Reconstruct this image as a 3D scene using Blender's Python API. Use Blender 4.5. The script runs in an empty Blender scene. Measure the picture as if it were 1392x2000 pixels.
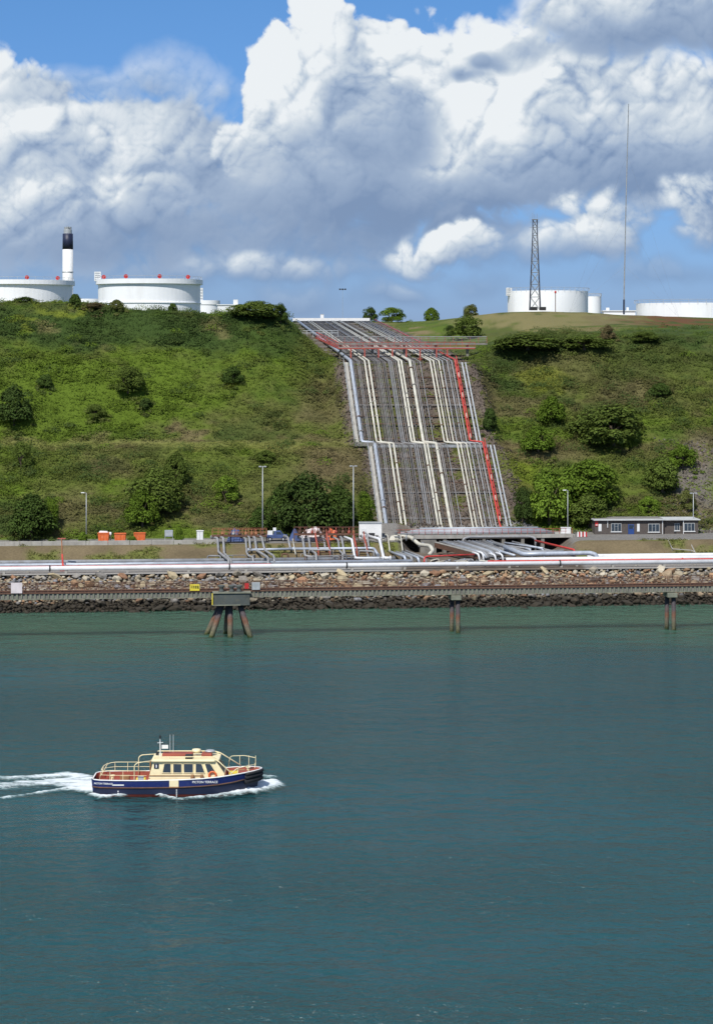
import bpy, bmesh, math, random
import numpy as np
from mathutils import Vector, Matrix
R = math.radians
random.seed(7); rng = np.random.default_rng(11)
SC = bpy.context.scene
COL = SC.collection

# ------------------------------------------------------------------ camera
CAM_H, FPX, HORY = 38.0, 4400.0, 680.0      # camera height (m), focal length and horizon row of the 1392 x 2000 photograph
cam_d = bpy.data.cameras.new('camera'); cam = bpy.data.objects.new('camera', cam_d); COL.objects.link(cam)
cam.location = (0, 0, CAM_H); cam.rotation_euler = (R(90), 0, 0)
cam_d.sensor_fit = 'VERTICAL'; cam_d.sensor_height = 36.0; cam_d.lens = FPX/2000*36.0
cam_d.shift_y = -(1000-HORY)/2000
cam_d.clip_start = 1.0; cam_d.clip_end = 30000
SC.camera = cam
def at(px, py, Y): return Vector(((px-696)*Y/FPX, Y, CAM_H-(py-HORY)*Y/FPX))
def zat(py, Y): return CAM_H-(py-HORY)*Y/FPX
def xat(px, Y): return (px-696)*Y/FPX

# ------------------------------------------------------------------ render and exposure
SC.view_settings.view_transform = 'Standard'; SC.view_settings.look = 'None'
SC.view_settings.gamma = 1.0; SC.view_settings.use_curve_mapping = False
SC.view_settings.exposure = 0.0
SC.render.engine = 'CYCLES'
SC.cycles.use_denoising = True
SC.cycles.max_bounces = 6; SC.cycles.transparent_max_bounces = 8
SC.cycles.caustics_reflective = False; SC.cycles.caustics_refractive = False
SC.cycles.sample_clamp_indirect = 4.0

# ------------------------------------------------------------------ sun: high, behind the camera and to its left
SUN_EL, SUN_AZ = R(50), R(202)              # azimuth clockwise from +Y (the view direction)
sd = Vector((math.sin(SUN_AZ)*math.cos(SUN_EL), math.cos(SUN_AZ)*math.cos(SUN_EL), math.sin(SUN_EL)))
sun_d = bpy.data.lights.new('sun', 'SUN'); sun = bpy.data.objects.new('sun', sun_d); COL.objects.link(sun)
sun_d.energy = 4.5; sun_d.angle = R(0.5); sun_d.color = (1.0, 0.96, 0.89)
sun.rotation_euler = sd.to_track_quat('Z', 'Y').to_euler(); sun.location = sd*400

# ------------------------------------------------------------------ node helper
class NT:
    def __init__(s, tree): s.t = tree; s.n = tree.nodes; s.l = tree.links
    def new(s, typ, **kw):
        n = s.n.new(typ)
        for k, v in kw.items(): setattr(n, k, v)
        return n
    def put(s, sock, v):
        if v is None: return
        if isinstance(v, bpy.types.NodeSocket): s.l.new(v, sock)
        else:
            try: sock.default_value = v
            except Exception: sock.default_value = (*v, 1.0)
    def m(s, op, a, b=None, c=None, clamp=False):
        n = s.new('ShaderNodeMath', operation=op, use_clamp=clamp)
        for i, v in enumerate((a, b, c)): s.put(n.inputs[i], v)
        return n.outputs[0]
    def v(s, op, a, b=None, c=None, scale=None):
        n = s.new('ShaderNodeVectorMath', operation=op); s.put(n.inputs[0], a)
        if b is not None: s.put(n.inputs[1], b)
        if c is not None: s.put(n.inputs[2], c)
        if scale is not None: s.put(n.inputs['Scale'], scale)
        return n.outputs['Value'] if op in ('LENGTH', 'DOT_PRODUCT', 'DISTANCE') else n.outputs[0]
    def xyz(s, x=0., y=0., z=0.):
        n = s.new('ShaderNodeCombineXYZ')
        for i, q in enumerate((x, y, z)): s.put(n.inputs[i], q)
        return n.outputs[0]
    def sep(s, v): n = s.new('ShaderNodeSeparateXYZ'); s.put(n.inputs[0], v); return n.outputs
    def ss(s, x, a, b, lo=0., hi=1., kind='SMOOTHSTEP'):
        n = s.new('ShaderNodeMapRange', interpolation_type=kind)
        for i, q in enumerate((x, a, b, lo, hi)): s.put(n.inputs[i], q)
        return n.outputs[0]
    def noise(s, vec, scale, detail=4., rough=.5, dim='3D', dist=0., out=0, lac=2.0):
        n = s.new('ShaderNodeTexNoise', noise_dimensions=dim); s.put(n.inputs['Vector'], vec)
        s.put(n.inputs['Scale'], scale); s.put(n.inputs['Detail'], detail); s.put(n.inputs['Roughness'], rough)
        s.put(n.inputs['Distortion'], dist); s.put(n.inputs['Lacunarity'], lac); return n.outputs[out]
    def voro(s, vec, scale, detail=0., feature='F1', dim='3D', smooth=None, rough=.5, out=0, rnd=1.0):
        n = s.new('ShaderNodeTexVoronoi', feature=feature, voronoi_dimensions=dim); s.put(n.inputs['Vector'], vec)
        s.put(n.inputs['Scale'], scale)
        if 'Detail' in n.inputs: s.put(n.inputs['Detail'], detail); s.put(n.inputs['Roughness'], rough)
        if smooth is not None: s.put(n.inputs['Smoothness'], smooth)
        s.put(n.inputs['Randomness'], rnd); return n.outputs[out]
    def mix(s, f, a, b, blend='MIX'):
        n = s.new('ShaderNodeMix', data_type='RGBA', blend_type=blend); s.put(n.inputs['Factor'], f)
        s.put(n.inputs[6], a); s.put(n.inputs[7], b); return n.outputs[2]
    def ramp(s, f, stops, interp='LINEAR'):
        n = s.new('ShaderNodeValToRGB'); s.put(n.inputs[0], f); cr = n.color_ramp; cr.interpolation = interp
        while len(cr.elements) < len(stops): cr.elements.new(.5)
        for e, (p, c) in zip(cr.elements, stops): e.position = p; e.color = (*c, 1) if len(c) == 3 else c
        return n.outputs[0]
def lin(r, g, b):
    f = lambda c: (c/255/12.92 if c/255 <= .04045 else ((c/255+.055)/1.055)**2.4)
    return (f(r), f(g), f(b), 1.0)

# ------------------------------------------------------------------ world: clear sky with a field of cumulus
world = bpy.data.worlds.new('World'); SC.world = world; world.use_nodes = True
def build_world():
    T = NT(world.node_tree); T.n.clear()
    sky = T.new('ShaderNodeTexSky', sky_type='NISHITA', sun_disc=False)
    sky.sun_elevation = SUN_EL; sky.sun_rotation = SUN_AZ; sky.altitude = 30; sky.air_density = 1.0; sky.dust_density = 0.3; sky.ozone_density = 2.0
    d = T.new('ShaderNodeTexCoord').outputs['Generated']
    x, y, z = T.sep(d)
    K = 100/FPX                                   # one unit = 1.3 degrees
    A = T.m('DIVIDE', T.m('ARCTAN2', x, y), K); B = T.m('DIVIDE', T.m('ARCSINE', z), K)
    P = T.xyz(A, B, 0)
    w1 = T.v('SUBTRACT', T.noise(P, .5, 2., .5, out=1, dim='2D'), (.5, .5, .5))
    Pw = T.v('MULTIPLY_ADD', w1, (1.0, .8, 0), P)          # gently warped coordinates
    def billow(vec, sc=.8, det=5.):                             # round heads, sharp creases
        n = T.new('ShaderNodeTexNoise', noise_dimensions='2D', noise_type='RIDGED_MULTIFRACTAL'); T.put(n.inputs['Vector'], vec)
        for k, q in (('Scale', sc), ('Detail', det), ('Roughness', .5), ('Lacunarity', 2.1), ('Offset', .9), ('Gain', 1.6)): T.put(n.inputs[k], q)
        return n.outputs[0]
    h0 = billow(Pw); h1 = billow(T.v('ADD', Pw, (-.06, .11, 0)))
    g0 = billow(P, 2.3, 3.); g1 = billow(T.v('ADD', P, (-.03, .05, 0)), 2.3, 3.)
    n0 = T.noise(Pw, .36, 8., .62, dim='2D')
    n1 = T.noise(T.v('ADD', Pw, (-.28, .6, 0)), .36, 3., .5, dim='2D')
    relief = T.m('ADD', T.m('ADD', T.m('MULTIPLY', T.m('SUBTRACT', g1, g0), .09), T.m('MULTIPLY', T.m('SUBTRACT', h1, h0), REL_FINE)), T.m('MULTIPLY', T.m('SUBTRACT', n0, n1), REL_BIG))
    relief = T.m('ADD', relief, T.m('ADD', T.m('MULTIPLY', T.m('SUBTRACT', .62, h0), .26), T.m('MULTIPLY', T.m('SUBTRACT', .62, g0), .10)))
    edge = T.m('ADD', T.m('MULTIPLY', T.m('SUBTRACT', n0, .5), 1.5), T.m('ADD', T.m('MULTIPLY', T.m('SUBTRACT', .55, h0), EDGE_B), T.m('MULTIPLY', T.m('SUBTRACT', .55, g0), .14)))
    lit = None; alpha = None
    for (px, py, rx, ry), k in CLOUDS:
        cx, cy = (px-696)/100, (680-py)/100; rx, ry = rx/100, ry/100
        q = T.new('ShaderNodeVectorMath', operation='MULTIPLY_ADD'); T.put(q.inputs[0], Pw); q.inputs[1].default_value = (1/rx, 1/ry, 0); q.inputs[2].default_value = (-cx/rx, -cy/ry, 0)
        dd = q.outputs[0]
        r = T.m('MULTIPLY_ADD', edge, -k.get('rough', .45), T.v('LENGTH', dd))
        fz = k.get('fuzz', .2)
        a = T.ss(r, 1+fz, 1-fz, 0., k.get('opac', 1.0))
        li = T.m('ADD', T.v('DOT_PRODUCT', dd, (k.get('lean', -.12), k.get('grad', .35), 0)), k.get('mid', .6))
        if lit is None: lit, alpha = li, a
        else:
            f = T.new('ShaderNodeMix', data_type='FLOAT'); T.put(f.inputs[0], a); T.put(f.inputs[2], lit); T.put(f.inputs[3], li); lit = f.outputs[0]
            f = T.new('ShaderNodeMix', data_type='FLOAT'); T.put(f.inputs[0], a); T.put(f.inputs[2], alpha); f.inputs[3].default_value = 1.0; alpha = f.outputs[0]
    lit = T.m('MULTIPLY_ADD', relief, T.ss(lit, .1, .75, .35, 1.1), lit)
    # outside the part in view the same broken cumulus goes on
    gen = T.noise(d, 6.0, 8., .58)
    off = T.m('MAXIMUM', T.ss(B, 7.5, 11.), T.ss(T.m('ABSOLUTE', A), 8., 14.))
    galpha = T.m('MULTIPLY', T.ss(gen, .46, .58), .92)
    glit = T.m('MULTIPLY_ADD', T.m('SUBTRACT', T.noise(T.v('ADD', d, (0, 0, .025)), 6.0, 6., .58), gen), -2.6, .62)
    f = T.new('ShaderNodeMix', data_type='FLOAT'); T.put(f.inputs[0], off); T.put(f.inputs[2], lit); T.put(f.inputs[3], glit); lit = f.outputs[0]
    f = T.new('ShaderNodeMix', data_type='FLOAT'); T.put(f.inputs[0], off); T.put(f.inputs[2], alpha); T.put(f.inputs[3], galpha); alpha = f.outputs[0]
    ccol = T.ramp(lit, [(0., CL_D), (.35, CL_M), (.7, CL_L), (1., CL_W)])
    tint = T.ramp(T.m('DIVIDE', B, 10.), SKY_TINT)
    sky_c = T.mix(1.0, sky.outputs[0], tint, 'MULTIPLY')
    # ramp colours stay within 0..1, so cloud radiance is scaled to the sky's units here
    ccol = T.mix(1.0, ccol, (10., 10., 10., 1), 'MULTIPLY')
    cur = T.mix(alpha, sky_c, ccol)
    cur = T.mix(T.ss(B, -.3, 0.), (.9, 1.25, 1.5, 1), cur)
    bg = T.new('ShaderNodeBackground'); T.put(bg.inputs[0], cur); bg.inputs[1].default_value = SKY_STR
    o = T.new('ShaderNodeOutputWorld'); T.l.new(bg.outputs[0], o.inputs[0])
    world.cycles.sampling_method = 'MANUAL'; world.cycles.sample_map_resolution = 512
SKY_STR = 0.10
SKY_TINT = [(0., (.34, .50, 1.05)), (.25, (.36, .57, 1.05)), (.7, (.38, .64, 1.0))]
REL_FINE, REL_BIG, EDGE_B = .24, 1.5, .55
CL_D = (.21, .305, .48); CL_M = (.35, .45, .61); CL_L = (.58, .66, .75); CL_W = (.84, .88, .91)
CLOUDS = [
 # ((px, py, half width, half height) in the photograph's angular grid, looks): far ones first
 ((150, 465, 470, 70), dict(fuzz=.5, opac=.75, mid=.30, grad=.2)),
 ((560, 460, 320, 60), dict(fuzz=.6, opac=.6, mid=.2, grad=.1, rough=.8)),
 ((660, 450, 400, 60), dict(fuzz=.7, opac=.6, mid=.16, grad=.15, rough=.9)),
 ((330, 535, 420, 30), dict(fuzz=.8, opac=.5, mid=.3, grad=.15, rough=.8)),
 ((60, 350, 430, 160), dict(fuzz=.25, mid=.40)),
 ((1080, 260, 620, 175), dict(fuzz=.25, mid=.50, grad=.3)),
 ((600, 350, 400, 120), dict(fuzz=.3, mid=.40)),
 ((20, 250, 170, 120), dict(fuzz=.12, mid=.70, rough=.5)),
 ((180, 290, 120, 100), dict(fuzz=.2, mid=.60)),
 ((330, 300, 160, 110), dict(fuzz=.2, mid=.52)),
 ((340, 185, 110, 55), dict(fuzz=.7, opac=.42, mid=.16, grad=.2, rough=.8)),
 ((180, 178, 150, 34), dict(fuzz=.7, opac=.40, mid=.14, grad=.2, rough=.8)),
 ((40, 425, 110, 60), dict(fuzz=.35, mid=.60)),
 ((270, 395, 130, 50), dict(fuzz=.35, mid=.58)),
 ((730, 190, 280, 190), dict(fuzz=.07, mid=.74, rough=.5)),
 ((570, 200, 125, 165), dict(fuzz=.07, mid=.84, rough=.5)),
 ((470, 285, 55, 60), dict(fuzz=.12, mid=.85, rough=.5)),
 ((910, 150, 200, 125), dict(fuzz=.12, mid=.86)),
 ((990, 270, 240, 120), dict(fuzz=.3, mid=.78)),
 ((720, 255, 150, 85), dict(fuzz=.35, opac=.95, mid=.30, grad=.3)),
 ((600, 330, 120, 55), dict(fuzz=.4, opac=.8, mid=.25, grad=.2)),
 ((1310, 250, 210, 135), dict(fuzz=.35, mid=.48)),
 ((760, 385, 330, 62), dict(fuzz=.5, opac=.85, mid=.06, grad=.25, rough=.8)),
 ((1180, 345, 260, 50), dict(fuzz=.6, opac=.7, mid=.14, grad=.2)),
 ((890, 146, 56, 20), dict(fuzz=.6, opac=.85, mid=-.02, grad=.2, rough=1.1)), ((930, 122, 34, 18), dict(fuzz=.6, opac=.8, mid=.0, grad=.2, rough=1.1)), ((1000, 112, 40, 30), dict(fuzz=.7, opac=.5, mid=.1, grad=.2, rough=1.2)),
 ((1310, 25, 320, 85), dict(fuzz=.18, mid=.44, grad=.5, rough=.25)),
 ((1230, 100, 240, 22), dict(fuzz=.6, opac=.7, mid=.12, grad=.1, rough=.3)),
 ((860, 482, 75, 36), dict(fuzz=.4, mid=.74, rough=.9)), ((810, 505, 60, 30), dict(fuzz=.5, mid=.66, rough=.9, opac=.9)),
 ((1185, 445, 85, 70), dict(fuzz=.4, mid=.66, rough=.8)), ((1120, 485, 90, 35), dict(fuzz=.6, opac=.8, mid=.5, rough=.7)),
 ((1375, 425, 70, 60), dict(fuzz=.4, mid=.66, rough=.8)),
 ((770, 575, 60, 24), dict(fuzz=.6, opac=.6, mid=.5)),
 ((540, 530, 130, 22), dict(fuzz=.6, opac=.75, mid=.62)),
 ((1270, 540, 110, 20), dict(fuzz=.7, opac=.5, mid=.5)),
 ((590, 590, 70, 24), dict(fuzz=.7, opac=.5, mid=.5)),
 ((940, 560, 50, 24), dict(fuzz=.7, opac=.4, mid=.5)),
]
build_world()

# ------------------------------------------------------------------ object helpers
ORG = {}                                      # world origin of every thing, so parts can be given in world coordinates
def link(o): COL.objects.link(o); return o
def tag(o, label=None, cat=None, group=None, kind=None):
    if label: o['label'] = label
    if cat: o['category'] = cat
    if group: o['group'] = group
    if kind: o['kind'] = kind
    return o
def thing(name, label, cat, loc=(0, 0, 0), group=None, rotz=0.0):
    o = bpy.data.objects.new(name, None); link(o); o.location = loc; o.rotation_euler = (0, 0, rotz); o.empty_display_size = .3
    ORG[o.name] = Vector(loc); return tag(o, label, cat, group)
class MB:
    def __init__(s): s.v = []; s.f = []
    def add(s, vs, fs):
        n = len(s.v); s.v.extend([tuple(q) for q in vs]); s.f.extend([tuple(i+n for i in q) for q in fs]); return s
    def box(s, c, size, rz=0., taper=1.0):
        x, y, z = (q/2 for q in size); ca, sa = math.cos(rz), math.sin(rz); vs = []
        for dz in (-1, 1):
            t = taper if dz > 0 else 1.0
            for dx, dy in ((-1, -1), (1, -1), (1, 1), (-1, 1)):
                a, b = dx*x*t, dy*y*t; vs.append((c[0]+a*ca-b*sa, c[1]+a*sa+b*ca, c[2]+dz*z))
        return s.add(vs, [(3, 2, 1, 0), (4, 5, 6, 7), (0, 1, 5, 4), (1, 2, 6, 5), (2, 3, 7, 6), (3, 0, 4, 7)])
    def beam(s, a, b, w, h):                  # box bar from a to b
        a, b = Vector(a), Vector(b); d = (b-a).normalized(); up = Vector((0, 0, 1)) if abs(d.z) < .95 else Vector((0, 1, 0))
        r = d.cross(up).normalized()*w/2; u = r.cross(d).normalized()*h/2
        vs = [p+q for p in (a, b) for q in (-r-u, r-u, r+u, -r+u)]
        return s.add(vs, [(3, 2, 1, 0), (4, 5, 6, 7), (0, 1, 5, 4), (1, 2, 6, 5), (2, 3, 7, 6), (3, 0, 4, 7)])
    def tube(s, path, r, seg=8, caps=True, r2=None):
        P = [Vector(p) for p in path]; n = len(P); vs = []; fs = []
        ref = None
        for i, p in enumerate(P):
            d = (P[min(i+1, n-1)]-P[max(i-1, 0)]).normalized()
            if ref is None: ref = Vector((0, 0, 1)) if abs(d.z) < .9 else Vector((1, 0, 0))
            a = (ref-d*ref.dot(d)).normalized(); b = d.cross(a); ref = a
            k = 1.0
            if 0 < i < n-1:
                c = (P[i]-P[i-1]).normalized().dot((P[i+1]-P[i]).normalized()); k = 1/max(.5, math.sqrt(max(.05, (1+c)/2)))**.5
            rr = (r if r2 is None else r+(r2-r)*i/(n-1))*k
            for j in range(seg):
                t = 2*math.pi*j/seg; vs.append(p+(a*math.cos(t)+b*math.sin(t))*rr)
        for i in range(n-1):
            for j in range(seg):
                k = (j+1) % seg; fs.append((i*seg+j, i*seg+k, (i+1)*seg+k, (i+1)*seg+j))
        if caps: fs.append(tuple(range(seg-1, -1, -1))); fs.append(tuple((n-1)*seg+j for j in range(seg)))
        return s.add(vs, fs)
    def lathe(s, prof, c=(0, 0, 0), seg=32, caps=True):     # prof: (radius, z)
        vs = []; fs = []; n = len(prof)
        for r, z in prof:
            for j in range(seg):
                t = 2*math.pi*j/seg; vs.append((c[0]+r*math.cos(t), c[1]+r*math.sin(t), c[2]+z))
        for i in range(n-1):
            for j in range(seg):
                k = (j+1) % seg; fs.append((i*seg+j, i*seg+k, (i+1)*seg+k, (i+1)*seg+j))
        if caps: fs.append(tuple(range(seg-1, -1, -1))); fs.append(tuple((n-1)*seg+j for j in range(seg)))
        return s.add(vs, fs)
    def poly(s, pts): return s.add(pts, [tuple(range(len(pts)))])
    def prism(s, pts, off):                   # extruded polygon
        n = len(pts); off = Vector(off); vs = [Vector(p) for p in pts]+[Vector(p)+off for p in pts]
        fs = [tuple(range(n-1, -1, -1)), tuple(range(n, 2*n))]+[(i, (i+1) % n, n+(i+1) % n, n+i) for i in range(n)]
        return s.add(vs, fs)
    def build(s, name, mat, parent=None, smooth=False, world_co=True, loc=None):
        org = Vector((0, 0, 0))
        if parent is not None: org = ORG.get(parent.name, org) if world_co else org
        elif loc is not None: org = Vector(loc)
        me = bpy.data.meshes.new(name)
        me.from_pydata([tuple(Vector(q)-org) if world_co else q for q in s.v], [], s.f)
        if smooth: me.polygons.foreach_set('use_smooth', [True]*len(me.polygons))
        me.materials.append(mat)
        o = bpy.data.objects.new(name, me); link(o)
        if parent is not None: o.parent = parent; ORG[o.name] = org if world_co else Vector((0, 0, 0))
        elif loc is not None: o.location = loc; ORG[o.name] = org
        return o
def soften(o, w=.03, seg=2, ang=35):
    b = o.modifiers.new('bevel', 'BEVEL'); b.width = w; b.segments = seg; b.limit_method = 'ANGLE'; b.angle_limit = R(ang); return o
def fillet(path, r=.5, n=4):                  # round the corners of a pipe run
    P = [Vector(p) for p in path]; out = [P[0]]
    for a, b, c in zip(P, P[1:], P[2:]):
        l = min(r, (b-a).length*.45, (c-b).length*.45); p = b+(a-b).normalized()*l; q = b+(c-b).normalized()*l
        for i in range(n+1):
            t = i/n; out.append(p*(1-t)**2+b*2*t*(1-t)+q*t*t)
    return out+[P[-1]]
def mesh_np(name, V, F, mat, smooth=False, col=None, parent=None):     # big meshes from arrays; F is (n, 3) or (n, 4)
    me = bpy.data.meshes.new(name); k = F.shape[1]
    me.vertices.add(len(V)); me.vertices.foreach_set('co', np.ascontiguousarray(V, dtype=np.float32).ravel())
    me.loops.add(F.size); me.loops.foreach_set('vertex_index', np.ascontiguousarray(F, dtype=np.int32).ravel())
    me.polygons.add(len(F)); me.polygons.foreach_set('loop_start', np.arange(0, F.size, k, dtype=np.int32))
    me.update(calc_edges=True)
    if smooth: me.polygons.foreach_set('use_smooth', np.ones(len(F), dtype=bool))
    if col is not None:
        dom = 'POINT' if len(col) == len(V) else 'FACE'
        a = me.attributes.new('tone', 'FLOAT_COLOR', dom); c4 = np.ones((len(col), 4), dtype=np.float32); c4[:, :3] = col; a.data.foreach_set('color', c4.ravel())
    me.materials.append(mat); me.validate()
    o = bpy.data.objects.new(name, me); link(o)
    if parent is not None: o.parent = parent
    return o
def _h(ix, iy, seed):
    n = (ix.astype(np.int64)*374761393+iy.astype(np.int64)*668265263+seed*974634777) & 0x7fffffff
    n = ((n ^ (n >> 13))*1274126177) & 0x7fffffff
    return ((n ^ (n >> 16)) & 0xffff)/65535.0
def vnoise(x, y, scale=1., seed=0, octv=1):
    x = np.asarray(x, float)/scale; y = np.asarray(y, float)/scale; tot = 0; amp = 1; s = 0
    for o in range(octv):
        ix, iy = np.floor(x), np.floor(y); fx, fy = x-ix, y-iy; fx = fx*fx*(3-2*fx); fy = fy*fy*(3-2*fy)
        a = _h(ix, iy, seed+o); b = _h(ix+1, iy, seed+o); c = _h(ix, iy+1, seed+o); d = _h(ix+1, iy+1, seed+o)
        tot = tot+amp*((a*(1-fx)+b*fx)*(1-fy)+(c*(1-fx)+d*fx)*fy); s += amp; amp *= .5; x = x*2+17.3; y = y*2+5.7
    return tot/s
def sstep(a, b, x): t = np.clip((np.asarray(x, float)-a)/(b-a), 0, 1); return t*t*(3-2*t)

# ------------------------------------------------------------------ materials
MATS = {}
def mat(name, color, rough=.6, metal=0., var=.15, scale=1.5, bump=0., bscale=12., dirt=None, dirt_amt=.5, spec=.5, streak=0., objcol=False, coat=0.):
    if name in MATS: return MATS[name]
    m = bpy.data.materials.new(name); m.use_nodes = True; T = NT(m.node_tree); b = T.n['Principled BSDF']
    pos = T.new('ShaderNodeNewGeometry').outputs['Position']
    base = (*color, 1) if len(color) == 3 else color
    if objcol:
        oi = T.new('ShaderNodeObjectInfo'); base = T.mix(1.0, oi.outputs['Color'], base, 'MULTIPLY')
    n = T.noise(pos, scale, 5., .6)
    k = T.ss(n, .3, .7, 1-var, 1+var, 'LINEAR')
    c = T.mix(1.0, base, T.xyz(k, k, k), 'MULTIPLY')
    if dirt is not None:
        if streak: vec = T.v('MULTIPLY', pos, (1, 1, streak))
        else: vec = pos
        dn = T.noise(vec, scale*2.2, 6., .65)
        c = T.mix(T.ss(dn, .5, .72, 0., dirt_amt), c, (*dirt, 1))
    T.put(b.inputs['Base Color'], c); b.inputs['Metallic'].default_value = metal
    T.put(b.inputs['Roughness'], T.ss(n, .2, .8, max(.05, rough-.12), min(1, rough+.12)))
    b.inputs['Specular IOR Level'].default_value = spec; b.inputs['Coat Weight'].default_value = coat
    if bump:
        bn = T.new('ShaderNodeBump'); bn.inputs['Strength'].default_value = bump; bn.inputs['Distance'].default_value = .05
        T.put(bn.inputs['Height'], T.noise(pos, bscale, 5., .6)); T.l.new(bn.outputs[0], b.inputs['Normal'])
    MATS[name] = m; return m
GREY = (.30, .32, .34); 
mat('pipe_slope', (.215, .205, .195), .65, .0, .3, .8, dirt=(.15, .10, .07), dirt_amt=.6)
mat('pipe_slope_dark', (.10, .095, .09), .7, .0, .3, .8, dirt=(.14, .09, .06), dirt_amt=.6)
mat('pipe_grey', (.27, .275, .28), .55, .0, .22, .8, dirt=(.20, .15, .11), dirt_amt=.5)
mat('pipe_shore', (.22, .23, .245), .7, .0, .3, .6, dirt=(.13, .11, .09), dirt_amt=.55)
mat('frame_dull', (.50, .51, .50), .6, .0, .1, 1.)
mat('pipe_dark', (.17, .175, .18), .6, .0, .3, .8, dirt=(.20, .12, .07), dirt_amt=.55)
mat('pipe_cream', (.53, .51, .43), .6, .0, .2, .6, dirt=(.32, .26, .19), dirt_amt=.6)
mat('pipe_blue', (.40, .44, .50), .45, .2, .15, .8, dirt=(.28, .25, .22), dirt_amt=.4)
mat('pipe_white', (.68, .69, .70), .65, .0, .10, .5, dirt=(.50, .47, .42), dirt_amt=.45)
mat('pipe_red', (.52, .045, .035), .5, .0, .22, .8, dirt=(.55, .26, .22), dirt_amt=.45)
mat('red_steel', (.36, .075, .055), .6, .0, .25, 1., dirt=(.36, .15, .09), dirt_amt=.5)
mat('orange_steel', (.34, .145, .07), .6, .0, .25, 1., dirt=(.42, .16, .07), dirt_amt=.5)
mat('steel', (.36, .38, .39), .5, .3, .2, 1.5, dirt=(.24, .16, .10), dirt_amt=.4)
mat('galv', (.45, .47, .48), .5, .3, .12, 2.)
mat('rust', (.125, .064, .042), .85, .0, .35, 2., dirt=(.22, .11, .06), dirt_amt=.6, bump=.4)
mat('rust_dark', (.11, .06, .04), .9, .0, .35, 2., dirt=(.25, .11, .05), dirt_amt=.6)
mat('concrete', (.36, .345, .31), .9, .0, .2, .7, dirt=(.20, .18, .15), dirt_amt=.6, bump=.3, streak=.25)
mat('concrete_dark', (.20, .19, .17), .9, .0, .25, .7, dirt=(.10, .095, .085), dirt_amt=.6, bump=.3)
mat('girder', (.20, .205, .155), .8, .0, .25, 1.2, dirt=(.17, .14, .09), dirt_amt=.6)
mat('tank_white', (.90, .91, .92), .5, .0, .05, .05, dirt=(.62, .60, .57), dirt_amt=.35, streak=.15)
mat('navy', (.014, .020, .052), .5, .0, .15, .4)
mat('dark', (.02, .02, .022), .7, .0, .2, 1.)
mat('signal_red', (.50, .03, .03), .5, .0, .15, 1.)
mat('brick', (.085, .066, .055), .9, .0, .2, 3.)
mat('glass', (.035, .05, .07), .08, .0, .2, .6, spec=.8)
mat('frame_white', (.74, .75, .74), .5, .0, .06, 1.)
mat('door_blue', (.02, .06, .22), .5, .0, .15, 1.)
mat('asphalt', (.10, .098, .092), .95, .0, .2, .4, dirt=(.16, .14, .12), dirt_amt=.5, bump=.3)
mat('orange_plastic', (.70, .15, .04), .5, .0, .12, 1.2, dirt=(.75, .36, .22), dirt_amt=.45)
mat('yellow_paint', (.72, .58, .05), .6, .0, .12, 1.5)
mat('black_rubber', (.014, .014, .017), .75, .0, .3, 2., dirt=(.06, .05, .05), dirt_amt=.5)
mat('cream_paint', (.90, .78, .48), .4, .0, .06, 1.2, dirt=(.62, .48, .26), dirt_amt=.3)
mat('hull_blue', (.014, .026, .13), .35, .0, .15, .9, dirt=(.06, .07, .14), dirt_amt=.4)
mat('hull_red', (.20, .035, .022), .6, .0, .25, 1.2, dirt=(.10, .06, .04), dirt_amt=.5)
mat('deck_red', (.30, .07, .045), .7, .0, .2, 1.5)
mat('white_paint', (.78, .78, .76), .45, .0, .06, 1.)
mat('wood', (.30, .16, .07), .8, .0, .3, 2.)
mat('blue_cover', (.05, .085, .21), .7, .0, .2, 1.)
mat('tent_white', (.70, .62, .62), .7, .0, .12, 1.)
M = MATS

# ------------------------------------------------------------------ terrain
ZT = 4.5; SH = 0.11                                    # the shore runs slightly away to the right
def pu(px, py, u): Y = u/(1-SH*(px-696)/FPX); return at(px, py, Y)
def Yu(px, u): return u/(1-SH*(px-696)/FPX)
def tab(y, xs, ys): return np.interp(y, xs, ys)
PIPE_Y = [360, 372, 375, 393, 394.5, 408, 600, 640, 760]
PIPE_ZG = [6.6, 7.2, 7.9, 20.6, 21.0, 35.0, 44.4, 45.6, 46.]
PIPE_XC = [15.6, 15.4, 15.2, 13.3, 11.1, 8.9, -5.2, -8, -16]
sk_l = ([-400, 0, 150, 300, 420, 470, 520, 548, 565, 585, 620, 660, 690], [588, 588, 592, 603, 608, 604, 604, 613, 628, 648, 672, 690, 704])
sk_r1 = ([760, 900, 940, 1000, 1100, 1180, 1300, 1392, 1700], [720, 690, 668, 656, 652, 658, 652, 650, 650])
sk_r2 = ([700, 740, 760, 830, 900, 960, 1050, 1150, 1220, 1392, 1700], [634, 633, 631, 619, 613, 608.5, 607.5, 609, 614.5, 620, 626])
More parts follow.
